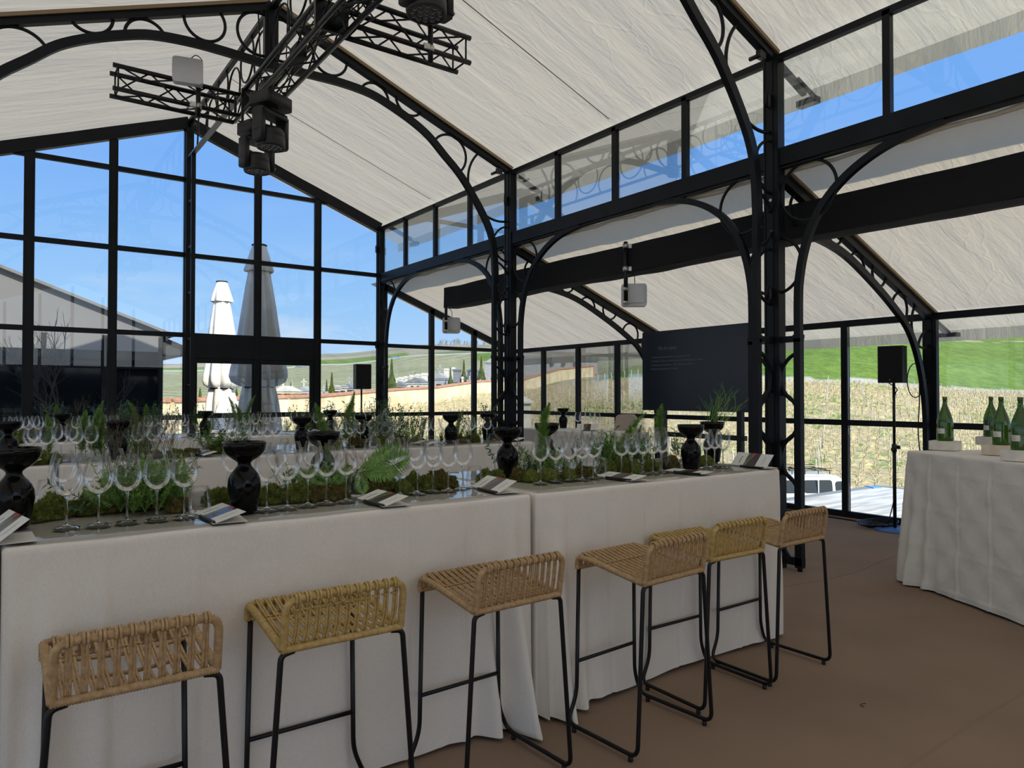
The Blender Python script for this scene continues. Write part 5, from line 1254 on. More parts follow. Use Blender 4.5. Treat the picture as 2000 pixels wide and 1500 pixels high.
for a in ((270, 3.2, 1.2), (292, 3.25, 1.2), (248, 3.25, 1.3), (318, 3.2, 1.1), (335, 3.3, 1.3), (225, 3.3, 1.2), (262, 3.12, .8), (285, 3.14, .9), (310, 3.12, .8), (345, 3.16, 1.0), (238, 3.2, 1.0), (302, 3.35, 1.5), (278, 3.38, 1.5), (255, 3.4, 1.4)): plant('soft_sprig', a[0], a[1], NT, sc_=a[2], v=int(a[0]) % 2)
for a in ((258, 3.35, 0.95), (285, 3.4, 1.0)): plant('grass_tuft', a[0], a[1], NT, sc_=a[2], v=0)
for a in ((330, 3.25, 0.8, 0.3), (350, 3.22, 0.7, -0.2), (268, 3.2, 0.7, 0.5)): plant('leafy_sprig', a[0], a[1], NT, sc_=a[2], rot=(0, a[3], 0.4), v=1)
for x in (225, 240, 262, 285, 300, 322, 345): plant('bare_twig', x, 3.45, NT, sc_=1.1, v=x % 2)
for x in (560, 585, 600, 612, 625, 640, 650, 665, 680): plant('soft_sprig', x, 3.25, NT, sc_=0.95, v=x % 2)
plant('foxtail_fern', 638, 3.42, NT, sc_=0.75, v=0)
for x in (730, 755, 775): plant('bare_twig', x, 3.5, NT, sc_=0.75, v=x % 2, rot=(0, 0.5, None))
for x, s in ((1030, 0.9), (1045, 0.95), (1080, 0.8), (1100, 0.7)): plant('grass_tuft', x, 3.4, NT, sc_=s, v=1, rot=(0, 0.25, 0.2))
plant('leafy_sprig', 975, 3.4, NT, sc_=0.6, rot=(0, -1.0, 0.3), v=0, z=TT + 0.06)
for x, y_, s in ((1058, 3.3, .7), (1085, 3.3, .75), (1105, 3.3, .7), (1130, 3.4, .8), (1180, 3.3, 1.3), (1195, 3.35, 1.5), (1210, 3.3, 1.3), (1232, 3.35, 1.4), (1250, 3.3, 1.2), (1170, 3.45, 1.4), (1265, 3.35, 1.2), (1188, 3.4, 1.6), (1205, 3.4, 1.6), (1222, 3.4, 1.5), (1242, 3.42, 1.4), (1070, 3.4, 1.2), (1040, 3.42, 1.1), (1020, 3.4, 1.0)): plant('soft_sprig', x, y_, NT, sc_=s, v=int(x) % 2)
for x, s, tl in ((1190, 0.95, 0.2), (1176, 0.8, -0.3), (1206, 0.85, 0.3)): plant('leafy_sprig', x, 3.5, NT, sc_=s, rot=(0, tl, 0.4), v=0)
for x, s in ((1308, 0.8), (1318, 0.9), (1328, 0.85), (1312, 0.7)): plant('leafy_sprig', x, 3.3, NT, sc_=s, rot=(0, random.uniform(-.3, .3), None), v=0)
for x in (1322, 1332, 1405): plant('seedy_twig', x, 3.35, NT, sc_=0.7, v=x % 2)
for x in (1010, 990, 1120, 1240): plant('seedy_twig', x, 3.5, NT, sc_=0.85, v=x % 2)
S2 = 'second row tables'
for x, s, v in ((92, 1.05, 0), (160, 1.15, 0), (178, 1.2, 1), (192, 1.05, 0)): plant('foxtail_fern', x, 6.15, S2, sc_=s, v=v, rot=(0, random.uniform(-.25, .25), None))
for x in (205, 222, 240, 255, 270, 285, 300, 250, 215, 232, 322): plant('bare_twig', x, random.uniform(6.0, 6.35), S2, sc_=random.uniform(0.9, 1.3), v=x % 2)
for x in (200, 225, 245, 262, 190, 400, 415, 432, 445, 420): plant('soft_sprig', x, random.uniform(6.05, 6.4), S2, sc_=random.uniform(0.9, 1.25), v=x % 2)
for x, s in ((185, 1.0), (205, 1.1), (168, .9), (405, 1.1), (425, 1.0), (440, 0.9), (465, 1.1), (475, 1.0), (452, 1.2)): plant('leafy_sprig', x, random.uniform(6.0, 6.3), S2, sc_=s, v=x % 2, rot=(0, random.uniform(-.5, .5), None))
for x in (270, 280, 290, 455, 470, 480): plant('grass_tuft', x, 6.3, S2, sc_=1.1, v=x % 2)
for x, s in ((625, 1.2), (640, 1.25), (655, 1.1), (690, 1.25), (705, 1.2), (725, 1.1)): plant('leafy_sprig', x, random.uniform(6.0, 6.35), S2, sc_=s, v=x % 2, rot=(0, random.uniform(-.3, .3), None))
for x in (640, 662, 690, 715, 735, 752, 780, 800, 812, 895, 912, 935): plant('soft_sprig', x, random.uniform(6.05, 6.4), S2, sc_=random.uniform(0.9, 1.3), v=x % 2)
for x in (725, 738, 748, 760): plant('silver_sprig', x, 6.1, S2, sc_=1.25)
for x in (765, 780, 795, 810, 822, 770, 740, 700, 920, 935): plant('seedy_twig', x, random.uniform(6.0, 6.4), S2, sc_=random.uniform(1.1, 1.45), v=x % 2)
for x, s in ((632, 1.3), (678, 1.35), (892, 1.0), (824, 0.8)): plant('foxtail_fern', x, 6.3, S2, sc_=s, v=x % 2)
for x in (862, 872, 900, 915): plant('grass_tuft', x, 6.1, S2, sc_=1.0, v=0)
for x in (650, 700, 780, 803): plant('fern_frond', x, 6.1, S2, sc_=0.9, v=x % 2, rot=(0, random.choice((-.9, .9)), None))
S3 = 'back row tables'
for x in (110, 128, 150, 170, 200, 270, 290, 390, 410, 480, 505, 560, 600, 625, 660, 685, 700, 720, 745): plant('soft_sprig', x, random.uniform(8.8, 9.1), S3, sc_=random.uniform(1.2, 1.7), v=x % 2)
for x in (240, 262, 300, 340, 390, 440, 580, 610, 650, 720, 750, 765): plant('seedy_twig', x, random.uniform(8.8, 9.1), S3, sc_=random.uniform(1.3, 1.7), v=x % 2)
for x, s in ((455, 1.3), (470, 1.2), (485, 1.35), (280, 1.2), (265, 1.2), (695, 1.5), (678, 1.4), (120, 1.2)): plant('foxtail_fern', x, 8.95, S3, sc_=s, v=x % 2)
for x in (100, 115, 600, 625, 655, 690, 730): plant('leafy_sprig', x, 8.95, S3, sc_=1.5, v=x % 2, rot=(0, random.uniform(-.4, .4), None))
for x in (100, 130, 150, 400): plant('bare_twig', x, 8.95, S3, sc_=1.4, v=x % 2)
from collections import defaultdict
grp = defaultdict(list)
for o, k, x, row in plants: grp[(k, row)].append((proj(o.location)[0], o))
for (k, row), L in grp.items():
    L.sort(key=lambda q: q[0]); d, cat = PDESC[k]
    for i, (_, o) in enumerate(L):
        if len(L) == 1: lab = 'only %s on the %s' % (d, row)
        elif i == len(L) - 1: lab = 'rightmost %s on the %s' % (d, row)
        elif i == 0: lab = 'leftmost %s on the %s' % (d, row)
        else: lab = '%s %s from the left on the %s' % (ordn(i + 1), d, row)
        tag(o, lab, cat, '%ss on the %s' % (d.split()[-1] if False else cat, row))
# ================================================================ OUTSIDE
# ground: heights along a fan of directions, from the foot of the hall to the ridge
PROF = {-700: [(13, 0.0), (40, -0.6), (60, 0.2), (110, 1.5), (250, 7.5), (420, 17), (900, 42), (1500, 60)],
        340: [(14, -0.3), (30, -0.6), (50, -1.2), (110, .6), (250, 8), (420, 16.5), (900, 39.5), (1500, 52)]}
def zof(y, D): return EYE + (771 - y) / F_PX * D
def P_(l): return [(D, zof(y, D) if y > 300 else y) for D, y in l]
PROF[500] = [(14, -0.3), (30, -0.8), (57, zof(836, 57)), (80, zof(802, 80)), (110, zof(785, 110)), (250, zof(735, 250)), (400, zof(718, 400)), (900, zof(702, 900)), (1500, zof(698, 1500))]
PROF[650] = [(14, -0.6), (30, -1.6), (72, zof(817, 72)), (110, zof(779, 110)), (250, zof(726, 250)), (400, zof(709, 400)), (700, zof(696, 700)), (900, zof(692, 900)), (1500, zof(693, 1500))]
PROF[850] = [(14, -1.2), (22, -2.2), (35, zof(925, 35)), (60, zof(845, 60)), (98, zof(789, 98)), (140, zof(752, 140)), (250, zof(706, 250)), (400, zof(690, 400)), (700, zof(681, 700)), (900, zof(674, 900)), (1500, zof(676, 1500))]
PROF[1000] = [(14, -1.6), (22, -2.3), (35, zof(927, 35)), (60, zof(842, 60)), (124, zof(768, 124)), (160, zof(735, 160)), (250, zof(697, 250)), (420, zof(686, 420)), (900, zof(674, 900)), (1500, zof(676, 1500))]
PROF[1160] = [(14, -1.9), (22, -2.3), (35, zof(932, 35)), (60, zof(846, 60)), (125, zof(748, 125)), (156, zof(735, 156)), (230, zof(695, 230)), (500, zof(655, 500)), (900, zof(630, 900)), (1500, zof(620, 1500))]
PROF[1250] = [(14, -2.0), (22, -2.3), (35, zof(935, 35)), (60, zof(846, 60)), (125, zof(740, 125)), (150, zof(716, 150)), (230, zof(690, 230)), (500, zof(630, 500)), (1500, zof(610, 1500))]
PROF[1600] = [(14, -2.2), (22, -2.35), (35, zof(945, 35)), (60, zof(850, 60)), (115, zof(747, 115)), (330, zof(640, 330)), (500, zof(590, 500)), (1500, zof(540, 1500))]
PROF[2000] = [(14, -2.2), (22, -2.35), (35, zof(950, 35)), (60, zof(862, 60)), (120, zof(767, 120)), (330, zof(655, 330)), (500, zof(600, 500)), (1500, zof(550, 1500))]
PROF[3200] = [(14, -2.2), (22, -2.3), (35, -3.0), (60, -1.8), (120, 2.0), (330, 28), (500, 60), (1500, 200)]
PK = sorted(PROF)
def ground(px_, D):
    px_ = min(max(px_, PK[0]), PK[-1])
    def at(k):
        L = PROF[k]; lx = math.log(D)
        return interp([(math.log(d), z) for d, z in L], lx)
    for a, b_ in zip(PK[:-1], PK[1:]):
        if px_ <= b_:
            t = (px_ - a) / (b_ - a); t = t * t * (3 - 2 * t); return at(a) * (1 - t) + at(b_) * t
    return at(PK[-1])
def gpt(px_, D):
    r_ = ray(px_, 771); p = r_ * D; return Vector((p.x, p.y, ground(px_, D)))
def gxy(x, y):
    p, q, D = proj((x, y, EYE)); return ground(p, max(D, 13))
# land use is decided by place
WALL = [(-100, 46), (150, 48), (335, 50), (560, 61), (700, 78), (850, 98), (1020, 124), (1158, 156)]
def wall_D(px_): return interp(WALL, px_)
def use(px_, D):
    """vine, grass, road, field colours by place"""
    if px_ < 1158 and D < 600:
        wd = wall_D(px_)
        if D < wd: 
            if px_ < 560: return 'gravel'
            return 'vine' if D > 24 else 'gravel'
        if D < wd * 1.55: return 'yard'
        if px_ > 880 and 200 + (1000 - px_) * 0.5 < D < 330 and px_ > 930: return 'grass'
        if D < 330: return 'vines_far'
        if D < 372: return 'road'
        if D < 455 and px_ < 800: return 'grass'
        return 'hill'
    if px_ >= 1158 and D < 600:
        if D < 24: return 'gravel'
        e = interp([(1158, 126), (1250, 124), (1600, 114), (2000, 118), (3200, 120)], px_)
        if D < e: return 'vine'
        if D < e * 1.035: return 'road'
        e2 = interp([(1158, 128), (1190, 146), (1260, 156), (1300, 175), (1400, 400), (3200, 600)], px_)
        if D < e2: return 'grass'
        return 'vines_far' if px_ < 1400 else 'grass'
    return 'hill'
COL = {'gravel': (0.36, 0.34, 0.30), 'vine': (0.52, 0.45, 0.28), 'yard': (0.42, 0.40, 0.33), 'grass': (0.155, 0.245, 0.05), 'vines_far': (0.33, 0.33, 0.20), 'road': (0.52, 0.50, 0.45), 'hill': (0.32, 0.29, 0.20)}
tb_ = MB(); NA, ND = 330, 260; A0, A1 = -900, 3000; cols = []
for i in range(NA + 1):
    px_ = A0 + (A1 - A0) * i / NA
    for j in range(ND + 1):
        D = 13.0 * (1500 / 13.0) ** (j / ND); p = gpt(px_, D)
        if D > 24: p.z += 0.10 * mnoise.noise(Vector((p.x * 0.15, p.y * 0.15, 0))) * min(1, D / 60)
        tb_.v.append(p)
        u_ = use(px_, D); c = Vector(COL[u_]); n1 = mnoise.noise(Vector((p.x * 0.05, p.y * 0.05, 4))); n2 = mnoise.noise(Vector((p.x * 0.6, p.y * 0.6, 9)))
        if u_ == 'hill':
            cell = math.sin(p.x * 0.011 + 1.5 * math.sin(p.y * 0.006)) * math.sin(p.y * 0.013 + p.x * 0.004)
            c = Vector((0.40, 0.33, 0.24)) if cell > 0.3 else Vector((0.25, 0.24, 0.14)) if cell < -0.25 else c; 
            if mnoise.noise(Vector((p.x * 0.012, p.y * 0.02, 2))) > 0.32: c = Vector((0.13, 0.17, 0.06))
            hz = min(1, D / 1300) * 0.28; c = c * (1 - hz) + Vector((0.40, 0.44, 0.46)) * hz  # distance haze mixed into the ground colour
        if u_ == 'vines_far': c = c * (1 + 0.18 * math.sin(p.x * 1.1 + p.y * 0.55))
        if u_ == 'grass':
            if 1400 < px_ and abs((D - 196) - (px_ - 1700) * 0.085 + 9 * n2) < 5 and n1 + n2 > -0.35: c = Vector((0.40, 0.34, 0.20))
            c = c * (1 + 0.22 * n2)
        if u_ == 'vine' and n1 + 0.6 * n2 > 0.18: c = Vector((0.22, 0.30, 0.09))
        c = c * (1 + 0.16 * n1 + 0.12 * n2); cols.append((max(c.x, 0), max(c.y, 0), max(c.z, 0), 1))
tb_.quad_faces([(i * (ND + 1) + j, i * (ND + 1) + j + 1, (i + 1) * (ND + 1) + j + 1, (i + 1) * (ND + 1) + j) for i in range(NA) for j in range(ND)], True)
tb_.f = [tuple(reversed(f_)) for f_ in tb_.f]
M_land = mat('hillside', (0.4, 0.4, 0.3), 0.95, 0, 0.5, 3.0, 0, 5, 0.1); t_ = M_land.node_tree
va = N(t_, 'ShaderNodeVertexColor'); va.layer_name = 'land'; nz_ = N(t_, 'ShaderNodeTexNoise'); nz_.inputs['Scale'].default_value = 2.2; nz_.inputs['Detail'].default_value = 7; nz_.inputs['Roughness'].default_value = 0.75
co_ = N(t_, 'ShaderNodeTexCoord'); t_.links.new(co_.outputs['Object'], nz_.inputs[0])
rr_ = N(t_, 'ShaderNodeValToRGB'); rr_.color_ramp.elements[0].position = 0.40; rr_.color_ramp.elements[0].color = (0.55, 0.55, 0.5, 1); rr_.color_ramp.elements[1].position = 0.60; rr_.color_ramp.elements[1].color = (1.3, 1.28, 1.2, 1)
nz3 = N(t_, 'ShaderNodeTexNoise'); nz3.inputs['Scale'].default_value = 0.45; nz3.inputs['Detail'].default_value = 8; nz3.inputs['Roughness'].default_value = 0.8; t_.links.new(co_.outputs['Object'], nz3.inputs[0])
mxn = N(t_, 'ShaderNodeMixRGB'); mxn.inputs[0].default_value = 0.5; t_.links.new(nz_.outputs[0], mxn.inputs[1]); t_.links.new(nz3.outputs[0], mxn.inputs[2])
mu_ = N(t_, 'ShaderNodeMixRGB', blend_type='MULTIPLY'); mu_.inputs[0].default_value = 0.9
t_.links.new(mxn.outputs[0], rr_.inputs[0]); t_.links.new(va.outputs[0], mu_.inputs[1]); t_.links.new(rr_.outputs[0], mu_.inputs[2]); t_.links.new(mu_.outputs[0], t_.nodes['Principled BSDF'].inputs['Base Color'])
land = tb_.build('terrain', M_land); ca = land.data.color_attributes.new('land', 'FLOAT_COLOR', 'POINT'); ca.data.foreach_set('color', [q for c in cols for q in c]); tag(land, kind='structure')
# vines: thin stumps with canes along rows
random.seed(55); vb = MB(); rowdir = Vector((0.93, -0.36, 0)); rown = Vector((0.36, 0.93, 0))
M_vine = mat('vine_canes', (0.62, 0.53, 0.34), 0.9, 0, 0, 50, 0, 5, 0.1, col2=(0.42, 0.36, 0.22), vs2=0.9)
M_stake = mat('weathered_stake', (0.30, 0.26, 0.21), 0.9); M_stake2 = mat('pale_stake', (0.62, 0.60, 0.55), 0.8)
cnt = 0
for r in range(-20, 190):
    base = rown * (14 + r * 1.05)
    for k in range(-70, 170):
        p = base + rowdir * (k * 0.95 + random.uniform(-.15, .15)); x, y = p.x, p.y
        if y < 2 or x < 12: continue
        q, _, D = proj((x, y, EYE))
        if D < 25 or q < 540 or q > 2150 or use(q, D) != 'vine': continue
        if D > 125: continue
        z = gxy(x, y); s = 1.0
        pts = [Vector((x, y, z - 0.05)), Vector((x + random.uniform(-.06, .06), y, z + 0.42))]
        thick = 0.028 + D * 0.00035
        vb.tube(pts, thick * 0.8, 3, cap=False)
        for c_ in range(2 if D > 60 else 3):
            d = rowdir * random.uniform(-.5, .5) + Vector((random.uniform(-.15, .15), random.uniform(-.15, .15), random.uniform(0.05, 0.45)))
            vb.tube([pts[1], pts[1] + d * 0.5, pts[1] + d + Vector((0, 0, -0.08))], thick * 0.5, 3, cap=False)
        # dry grass along the row
        if random.random() < 0.8:
            o = len(vb.v); w = random.uniform(0.2, 0.4); h = random.uniform(0.08, 0.22); e = Vector((x, y, z)) + rowdir * random.uniform(-.5, .5)
            vb.v += [e - rowdir * w, e + rowdir * w, e + Vector((0, 0, h))]; vb.quad_faces([(o, o + 1, o + 2)])
        cnt += 1
tag(vb.build('vines', M_vine), 'rows of bare pruned vines covering the slope beyond the outer windows', 'vines', kind='stuff')
stk = MB(); stk.tube([(0, 0, -0.2), (0, 0, 1.15)], 0.035, 6); smesh = stk.mesh('stake', M_stake); stk2 = MB(); stk2.tube([(0, 0, -0.2), (0, 0, 1.35)], 0.03, 6); smesh2 = stk2.mesh('stake', M_stake2)
n_ = 0; SL = []
for r in range(0, 60, 3):
    base = rown * (14 + r * 1.6)
    for k in range(-20, 40):
        p = base + rowdir * (k * 5.2 + r * 1.3); q, _, D = proj((p.x, p.y, EYE))
        if p.y < 3 or D < 27 or D > 112 or not (1010 < q < 2040) or use(q, D) != 'vine': continue
        o = bpy.data.objects.new('vine_stake', smesh if (k + r) % 4 == 0 else smesh2); C.objects.link(o); o.location = (p.x, p.y, gxy(p.x, p.y)); o.rotation_euler = (random.uniform(-.06, .06), random.uniform(-.06, .06), 0)
        SL.append((q, D, o, (k + r) % 4 == 0))
SL.sort(key=lambda s: s[0])
for i, (q, D, o, dk) in enumerate(SL): tag(o, '%s wooden stake among the bare vines outside' % ('dark' if dk else 'pale'), 'stake', '%s stakes among the vines' % ('dark' if dk else 'pale'))
# row of pale posts at the edge of the green field
for i in range(13):
    q = 1168 + 13 * i; D = 127; p = gpt(q, D); b_ = MB(); b_.tube([(0, 0, -0.3), (0, 0, 1.5)], 0.07, 6); o = b_.build('field_post', M_stake2, None, p); tag(o, '%s pale post from the left in the line along the small green field' % ordn(i + 1), 'post', 'pale posts at the edge of the green field')
# ---------------------------------------------------------------- cemetery
M_wall = mat('lime_plaster_wall', (0.80, 0.72, 0.52), 0.9, 0, 0.6, 3, 0, 5, 0.1, col2=(0.62, 0.52, 0.33), vs2=0.7)
M_tile = mat('red_roof_tile', (0.42, 0.20, 0.12), 0.85, 0, 0.5, 6, 0.2, 3)
M_brick = mat('red_brick', (0.55, 0.28, 0.17), 0.9, 0, 0.5, 5, 0.2, 4)
M_stone = mat('pale_stone', (0.60, 0.58, 0.52), 0.85, 0, 0.3, 6, 0.12, 2); M_stone2 = mat('grey_stone', (0.36, 0.37, 0.38), 0.85, 0, 0.3, 6, 0.12, 2); M_stone3 = mat('yellow_stone', (0.74, 0.62, 0.38), 0.85, 0, 0.3, 6, 0.1, 2)
M_slate = mat('slate_roof', (0.20, 0.21, 0.23), 0.7, 0, 0.3, 4, 0.15, 2); M_dark = mat('dark_opening', (0.03, 0.03, 0.035), 0.6)
t = thing('cemetery_wall', 'long cream plastered wall with red tile coping crossing the slope below the graves', 'wall', (0, 0, 0))
wp = [gpt(q, wall_D(q)) for q in (-100, 150, 335, 450, 560, 630, 700, 775, 850, 935, 1020, 1090, 1158)]
q = MB(); cp = MB(); WH = 2.25
for a, b_ in zip(wp[:-1], wp[1:]):
    d = (b_ - a); d.z = 0; d.normalize(); nn = Vector((-d.y, d.x, 0)) * 0.22
    o = len(q.v); q.v += [a - nn + Vector((0, 0, -1.5)), b_ - nn + Vector((0, 0, -1.5)), b_ - nn + Vector((0, 0, WH)), a - nn + Vector((0, 0, WH)), a + nn + Vector((0, 0, -1.5)), b_ + nn + Vector((0, 0, -1.5)), b_ + nn + Vector((0, 0, WH)), a + nn + Vector((0, 0, WH))]
    q.quad_faces([(o + 3, o + 2, o + 1, o), (o + 4, o + 5, o + 6, o + 7), (o + 2, o + 3, o + 7, o + 6), (o, o + 4, o + 7, o + 3), (o + 1, o + 2, o + 6, o + 5)])
    o = len(cp.v); n2 = nn * 1.7; cp.v += [a - n2 + Vector((0, 0, WH)), b_ - n2 + Vector((0, 0, WH)), b_ + Vector((0, 0, WH + 0.28)), a + Vector((0, 0, WH + 0.28)), a + n2 + Vector((0, 0, WH)), b_ + n2 + Vector((0, 0, WH))]
    cp.quad_faces([(o, o + 1, o + 2, o + 3), (o + 3, o + 2, o + 5, o + 4), (o, o + 4, o + 5, o + 1), (o, o + 3, o + 4), (o + 1, o + 5, o + 2)])
q.build('wall_body', M_wall, t); cp.build('tile_coping', M_tile, t)
def on_wall(q_, w, mb, z0, z1):
    a, b_ = gpt(q_, wall_D(q_)), gpt(q_ + 10, wall_D(q_ + 10)); d = b_ - a; d.z = 0; d.normalize(); nn = Vector((-d.y, d.x, 0)); 
    mb.beam(a + Vector((0, 0, z0)), a + Vector((0, 0, z1)), w, 0.56, up=nn)
q = MB(); on_wall(918, 0.9, q, 0.0, WH - 0.1); q.build('brick_pier', M_brick, t)
q = MB(); on_wall(1157, 0.7, q, 0.0, WH + 0.05); q.build('brick_pier', M_brick, t)
def mausoleum(px_, off, w, d_, h, rh, body, roof, label, face=0.0, cross=True, arch=True):
    D = wall_D(px_) + off; p = gpt(px_, D); p.z = gpt(px_, wall_D(px_) + 1).z + 1.0
    t = thing('mausoleum', label, 'tomb', p, -YAW - 0.15 + face, 'tombs behind the cemetery wall')
    q = MB(); q.bb((-w / 2, -d_ / 2, -1.5), (w / 2, d_ / 2, h)); q.bb((-w / 2 - 0.12, -d_ / 2 - 0.12, h - 0.2), (w / 2 + 0.12, d_ / 2 + 0.12, h)); q.build('walls', body, t)
    q = MB(); q.prism([(-w / 2 - 0.2, -d_ / 2 - 0.2, h), (w / 2 + 0.2, -d_ / 2 - 0.2, h), (0, -d_ / 2 - 0.2, h + rh)], (0, d_ + 0.4, 0)); q.build('roof', roof, t)
    q = MB()
    if arch:
        for s in (-1, 1):
            r0 = 0.22; ring = [(s * 0.42 - r0, -d_ / 2 - 0.02, 0.4), (s * 0.42 + r0, -d_ / 2 - 0.02, 0.4)] + [(s * 0.42 + r0 * math.cos(a * math.pi / 8), -d_ / 2 - 0.02, 1.5 + r0 * math.sin(a * math.pi / 8)) for a in range(9)]
            q.prism(ring, (0, -0.04, 0))
    else: q.bb((-0.35, -d_ / 2 - 0.05, 0.0), (0.35, -d_ / 2 + 0.02, 1.7))
    q.build('doorway', M_dark, t)
    if cross:
        q = MB(); q.bb((-0.06, -d_ / 2, h + rh - 0.1), (0.06, -d_ / 2 + 0.12, h + rh + 0.8)); q.bb((-0.26, -d_ / 2, h + rh + 0.42), (0.26, -d_ / 2 + 0.12, h + rh + 0.55)); q.build('cross', body, t)
    return t
def tomb(x0, x1, ye, ya, off, body, roof, label, face=0.0, cross=False, arch=False, deep=None):
    """tomb spanning two directions, with eaves and ridge heights"""
    pm = (x0 + x1) / 2; D = wall_D(pm) + off; w = (x1 - x0) / F_PX * D; z0 = gpt(pm, wall_D(pm) + 1).z + 1.0; he = zof(ye, D) - z0; rh = max(0.15, zof(ya, D) - z0 - he)
    mausoleum(pm, off, w, deep or min(w, 3.0), he, rh, body, roof, label, face, cross, arch)
tomb(541, 580, 764, 753, 7, M_stone3, M_stone, 'yellow stone tomb with paired arched windows, beside the shaded parasol', 0.05, True, True)
tomb(586, 609, 764, 754, 9, M_stone, M_stone2, 'white gabled tomb right of the yellow tomb', 0.05, True)
tomb(655, 663, 755, 753, 8, M_stone, M_stone, 'narrow white flat tomb left of the far loudspeaker')
tomb(665, 676, 754, 751.5, 8, M_stone, M_stone2, 'white flat-topped tomb touching the left side of the far loudspeaker')
tomb(678, 690, 758, 748, 9, M_stone2, M_slate, 'small grey tomb with a pointed dark roof behind the far loudspeaker', 0.0, True)
tomb(711, 723, 760, 757, 8, M_stone3, M_stone, 'low yellow tomb just right of the far loudspeaker')
tomb(774, 791, 752, 744, 8, M_stone2, M_slate, 'grey stone tomb with steep roof, right of the first tall cypress', 0.0)
tomb(797, 835, 747, 737, 9, M_stone, M_slate, 'long pale tomb with arched niches and slate roof', 0.0, False, True)
tomb(847, 874, 739, 728, 10, M_stone2, M_stone2, 'blue-grey gabled tomb with a round window', 0.0, True)
tomb(886, 899, 722, 720, 14, M_slate, M_slate, 'dark slate tomb left of the third cypress')
tomb(914, 933, 723, 719, 14, M_slate, M_slate, 'wide dark slate tomb between the two middle cypresses')
tomb(949, 973, 708, 700, 26, M_stone2, M_stone2, 'tall grey stone tower house just left of the middle column', 0.0)
BX = [(771, 777, 738, 20), (779, 789, 736, 21), (790, 796, 734, 22), (801, 808, 732, 23), (812, 821, 730, 24), (824, 836, 728.5, 25), (838, 845, 730, 24), (868, 877, 719, 22), (882, 889, 717, 23), (902, 905, 735, 6), (936, 941, 724, 24)]
for k, (x0, x1, yt, off) in enumerate(BX):
    pm = (x0 + x1) / 2; D = wall_D(pm) + off; w = (x1 - x0) / F_PX * D; p = gpt(pm, D); z0 = gpt(pm, wall_D(pm) + 1).z; p.z = z0; h = zof(yt, D) - z0
    b_ = MB(); b_.bb((-w / 2, -0.8, -1.0), (w / 2, 0.8, h)); b_.bb((-w / 2 - 0.06, -0.86, h - 0.35), (w / 2 + 0.06, 0.86, h - 0.15)); o = b_.build('grave_block', M_stone, None, p, (0, 0, -YAW)); tag(o, '%s white grave block from the left among the tombs behind the cream wall' % ordn(k + 1), 'tomb', 'grave blocks behind the cemetery wall')
for k, (px_, off, yt) in enumerate(((917, 4, 733), (938.5, 3, 740), (859.5, 19, 711), (633, 5, 752))):
    D = wall_D(px_) + off; p = gpt(px_, D); h = zof(yt, D) - p.z; b_ = MB(); b_.bb((-0.1, -0.1, 0), (0.1, 0.1, h)); b_.bb((-0.45, -0.1, h - 0.85), (0.45, 0.1, h - 0.64)); b_.bb((-0.3, -0.3, 0), (0.3, 0.3, 0.9)); o = b_.build('stone_cross', M_stone2, None, p, (0, 0, -YAW)); tag(o, ('slim stone cross between the third cypress and the middle column', 'short stone cross beside the fourth cypress', 'tall stone cross above the blue-grey gabled tomb', 'stone cross left of the pair of cypresses by the far loudspeaker')[k], 'cross', 'stone crosses in the cemetery')
# cypresses
def cypress_mesh(seed):
    random.seed(seed); b_ = MB(); b_.lathe([(0.12, -1), (0.10, 0.3)], 6)
    prof = lambda t: (0.35 + 0.65 * math.sin(math.pi * min(1, t * 1.35 + 0.12)) ** 0.8) * (1 - t) ** 0.45
    b_.lathe([(0.55 * prof(i / 12), 0.05 + 0.93 * i / 12) for i in range(13)], 12, mod=lambda a, z: 0.85 + 0.2 * mnoise.noise(Vector((math.cos(a) * 2, math.sin(a) * 2, z * 9 + seed))))
    for i in range(1600):
        t = random.random() ** 1.1; a = random.uniform(0, 6.283); r = 0.62 * prof(t) * random.uniform(0.8, 1.1); p = Vector((r * math.cos(a), r * math.sin(a), 0.05 + 0.93 * t))
        blade(b_, p, (math.cos(a) * 0.5, math.sin(a) * 0.5, 1.2), random.uniform(0.03, 0.09), 0.10)
    return b_.mesh('cypress_crown', mat('cypress_green_%d' % seed, (0.16, 0.20, 0.05), 0.9, 0, 0, 50, 0, 5, 0.1, col2=(0.07, 0.10, 0.025), vs2=6))
CYM = [cypress_mesh(1), cypress_mesh(2)]
CY = [(765, 9, 703, 768, 'the tallest cypress beside the corner column, left of the long tomb'), (876, 10, 703, 756, 'tall cypress right of the blue-grey gabled tomb'), (852, 0, 0, 0, ''), (862, 0, 0, 0, '')]
CY = [(765, 6, 703, 768, 'tall slim cypress just right of the corner column'), (880, 5, 718, 757, 'small slim cypress right of the blue-grey tomb'), (906, 7, 704, 755, 'tall cypress between the two dark slate tombs'), (940, 8, 697, 752, 'tall cypress beside the grey tower house'), (966, 8, 700, 748, 'cypress partly hidden by the middle column'),
      (648, 5, 729, 778, 'cypress left of the far loudspeaker, the taller of a pair'), (638, 6, 743, 779, 'short cypress, the left one of the pair by the far loudspeaker'), (811, 30, 727, 745, 'tiny distant cypress above the long tomb'), (391, 9, 760, 800, 'broad cypress seen left of the sunlit parasol'), (408, 11, 762, 800, 'cypress just behind the sunlit parasol'), (462, 8, 760, 796, 'cypress seen between the two parasols'), (568, 24, 748, 775, 'small cypress behind the yellow tomb'), (632, 2, 773, 800, 'ivy-like small cypress at the door frame')]
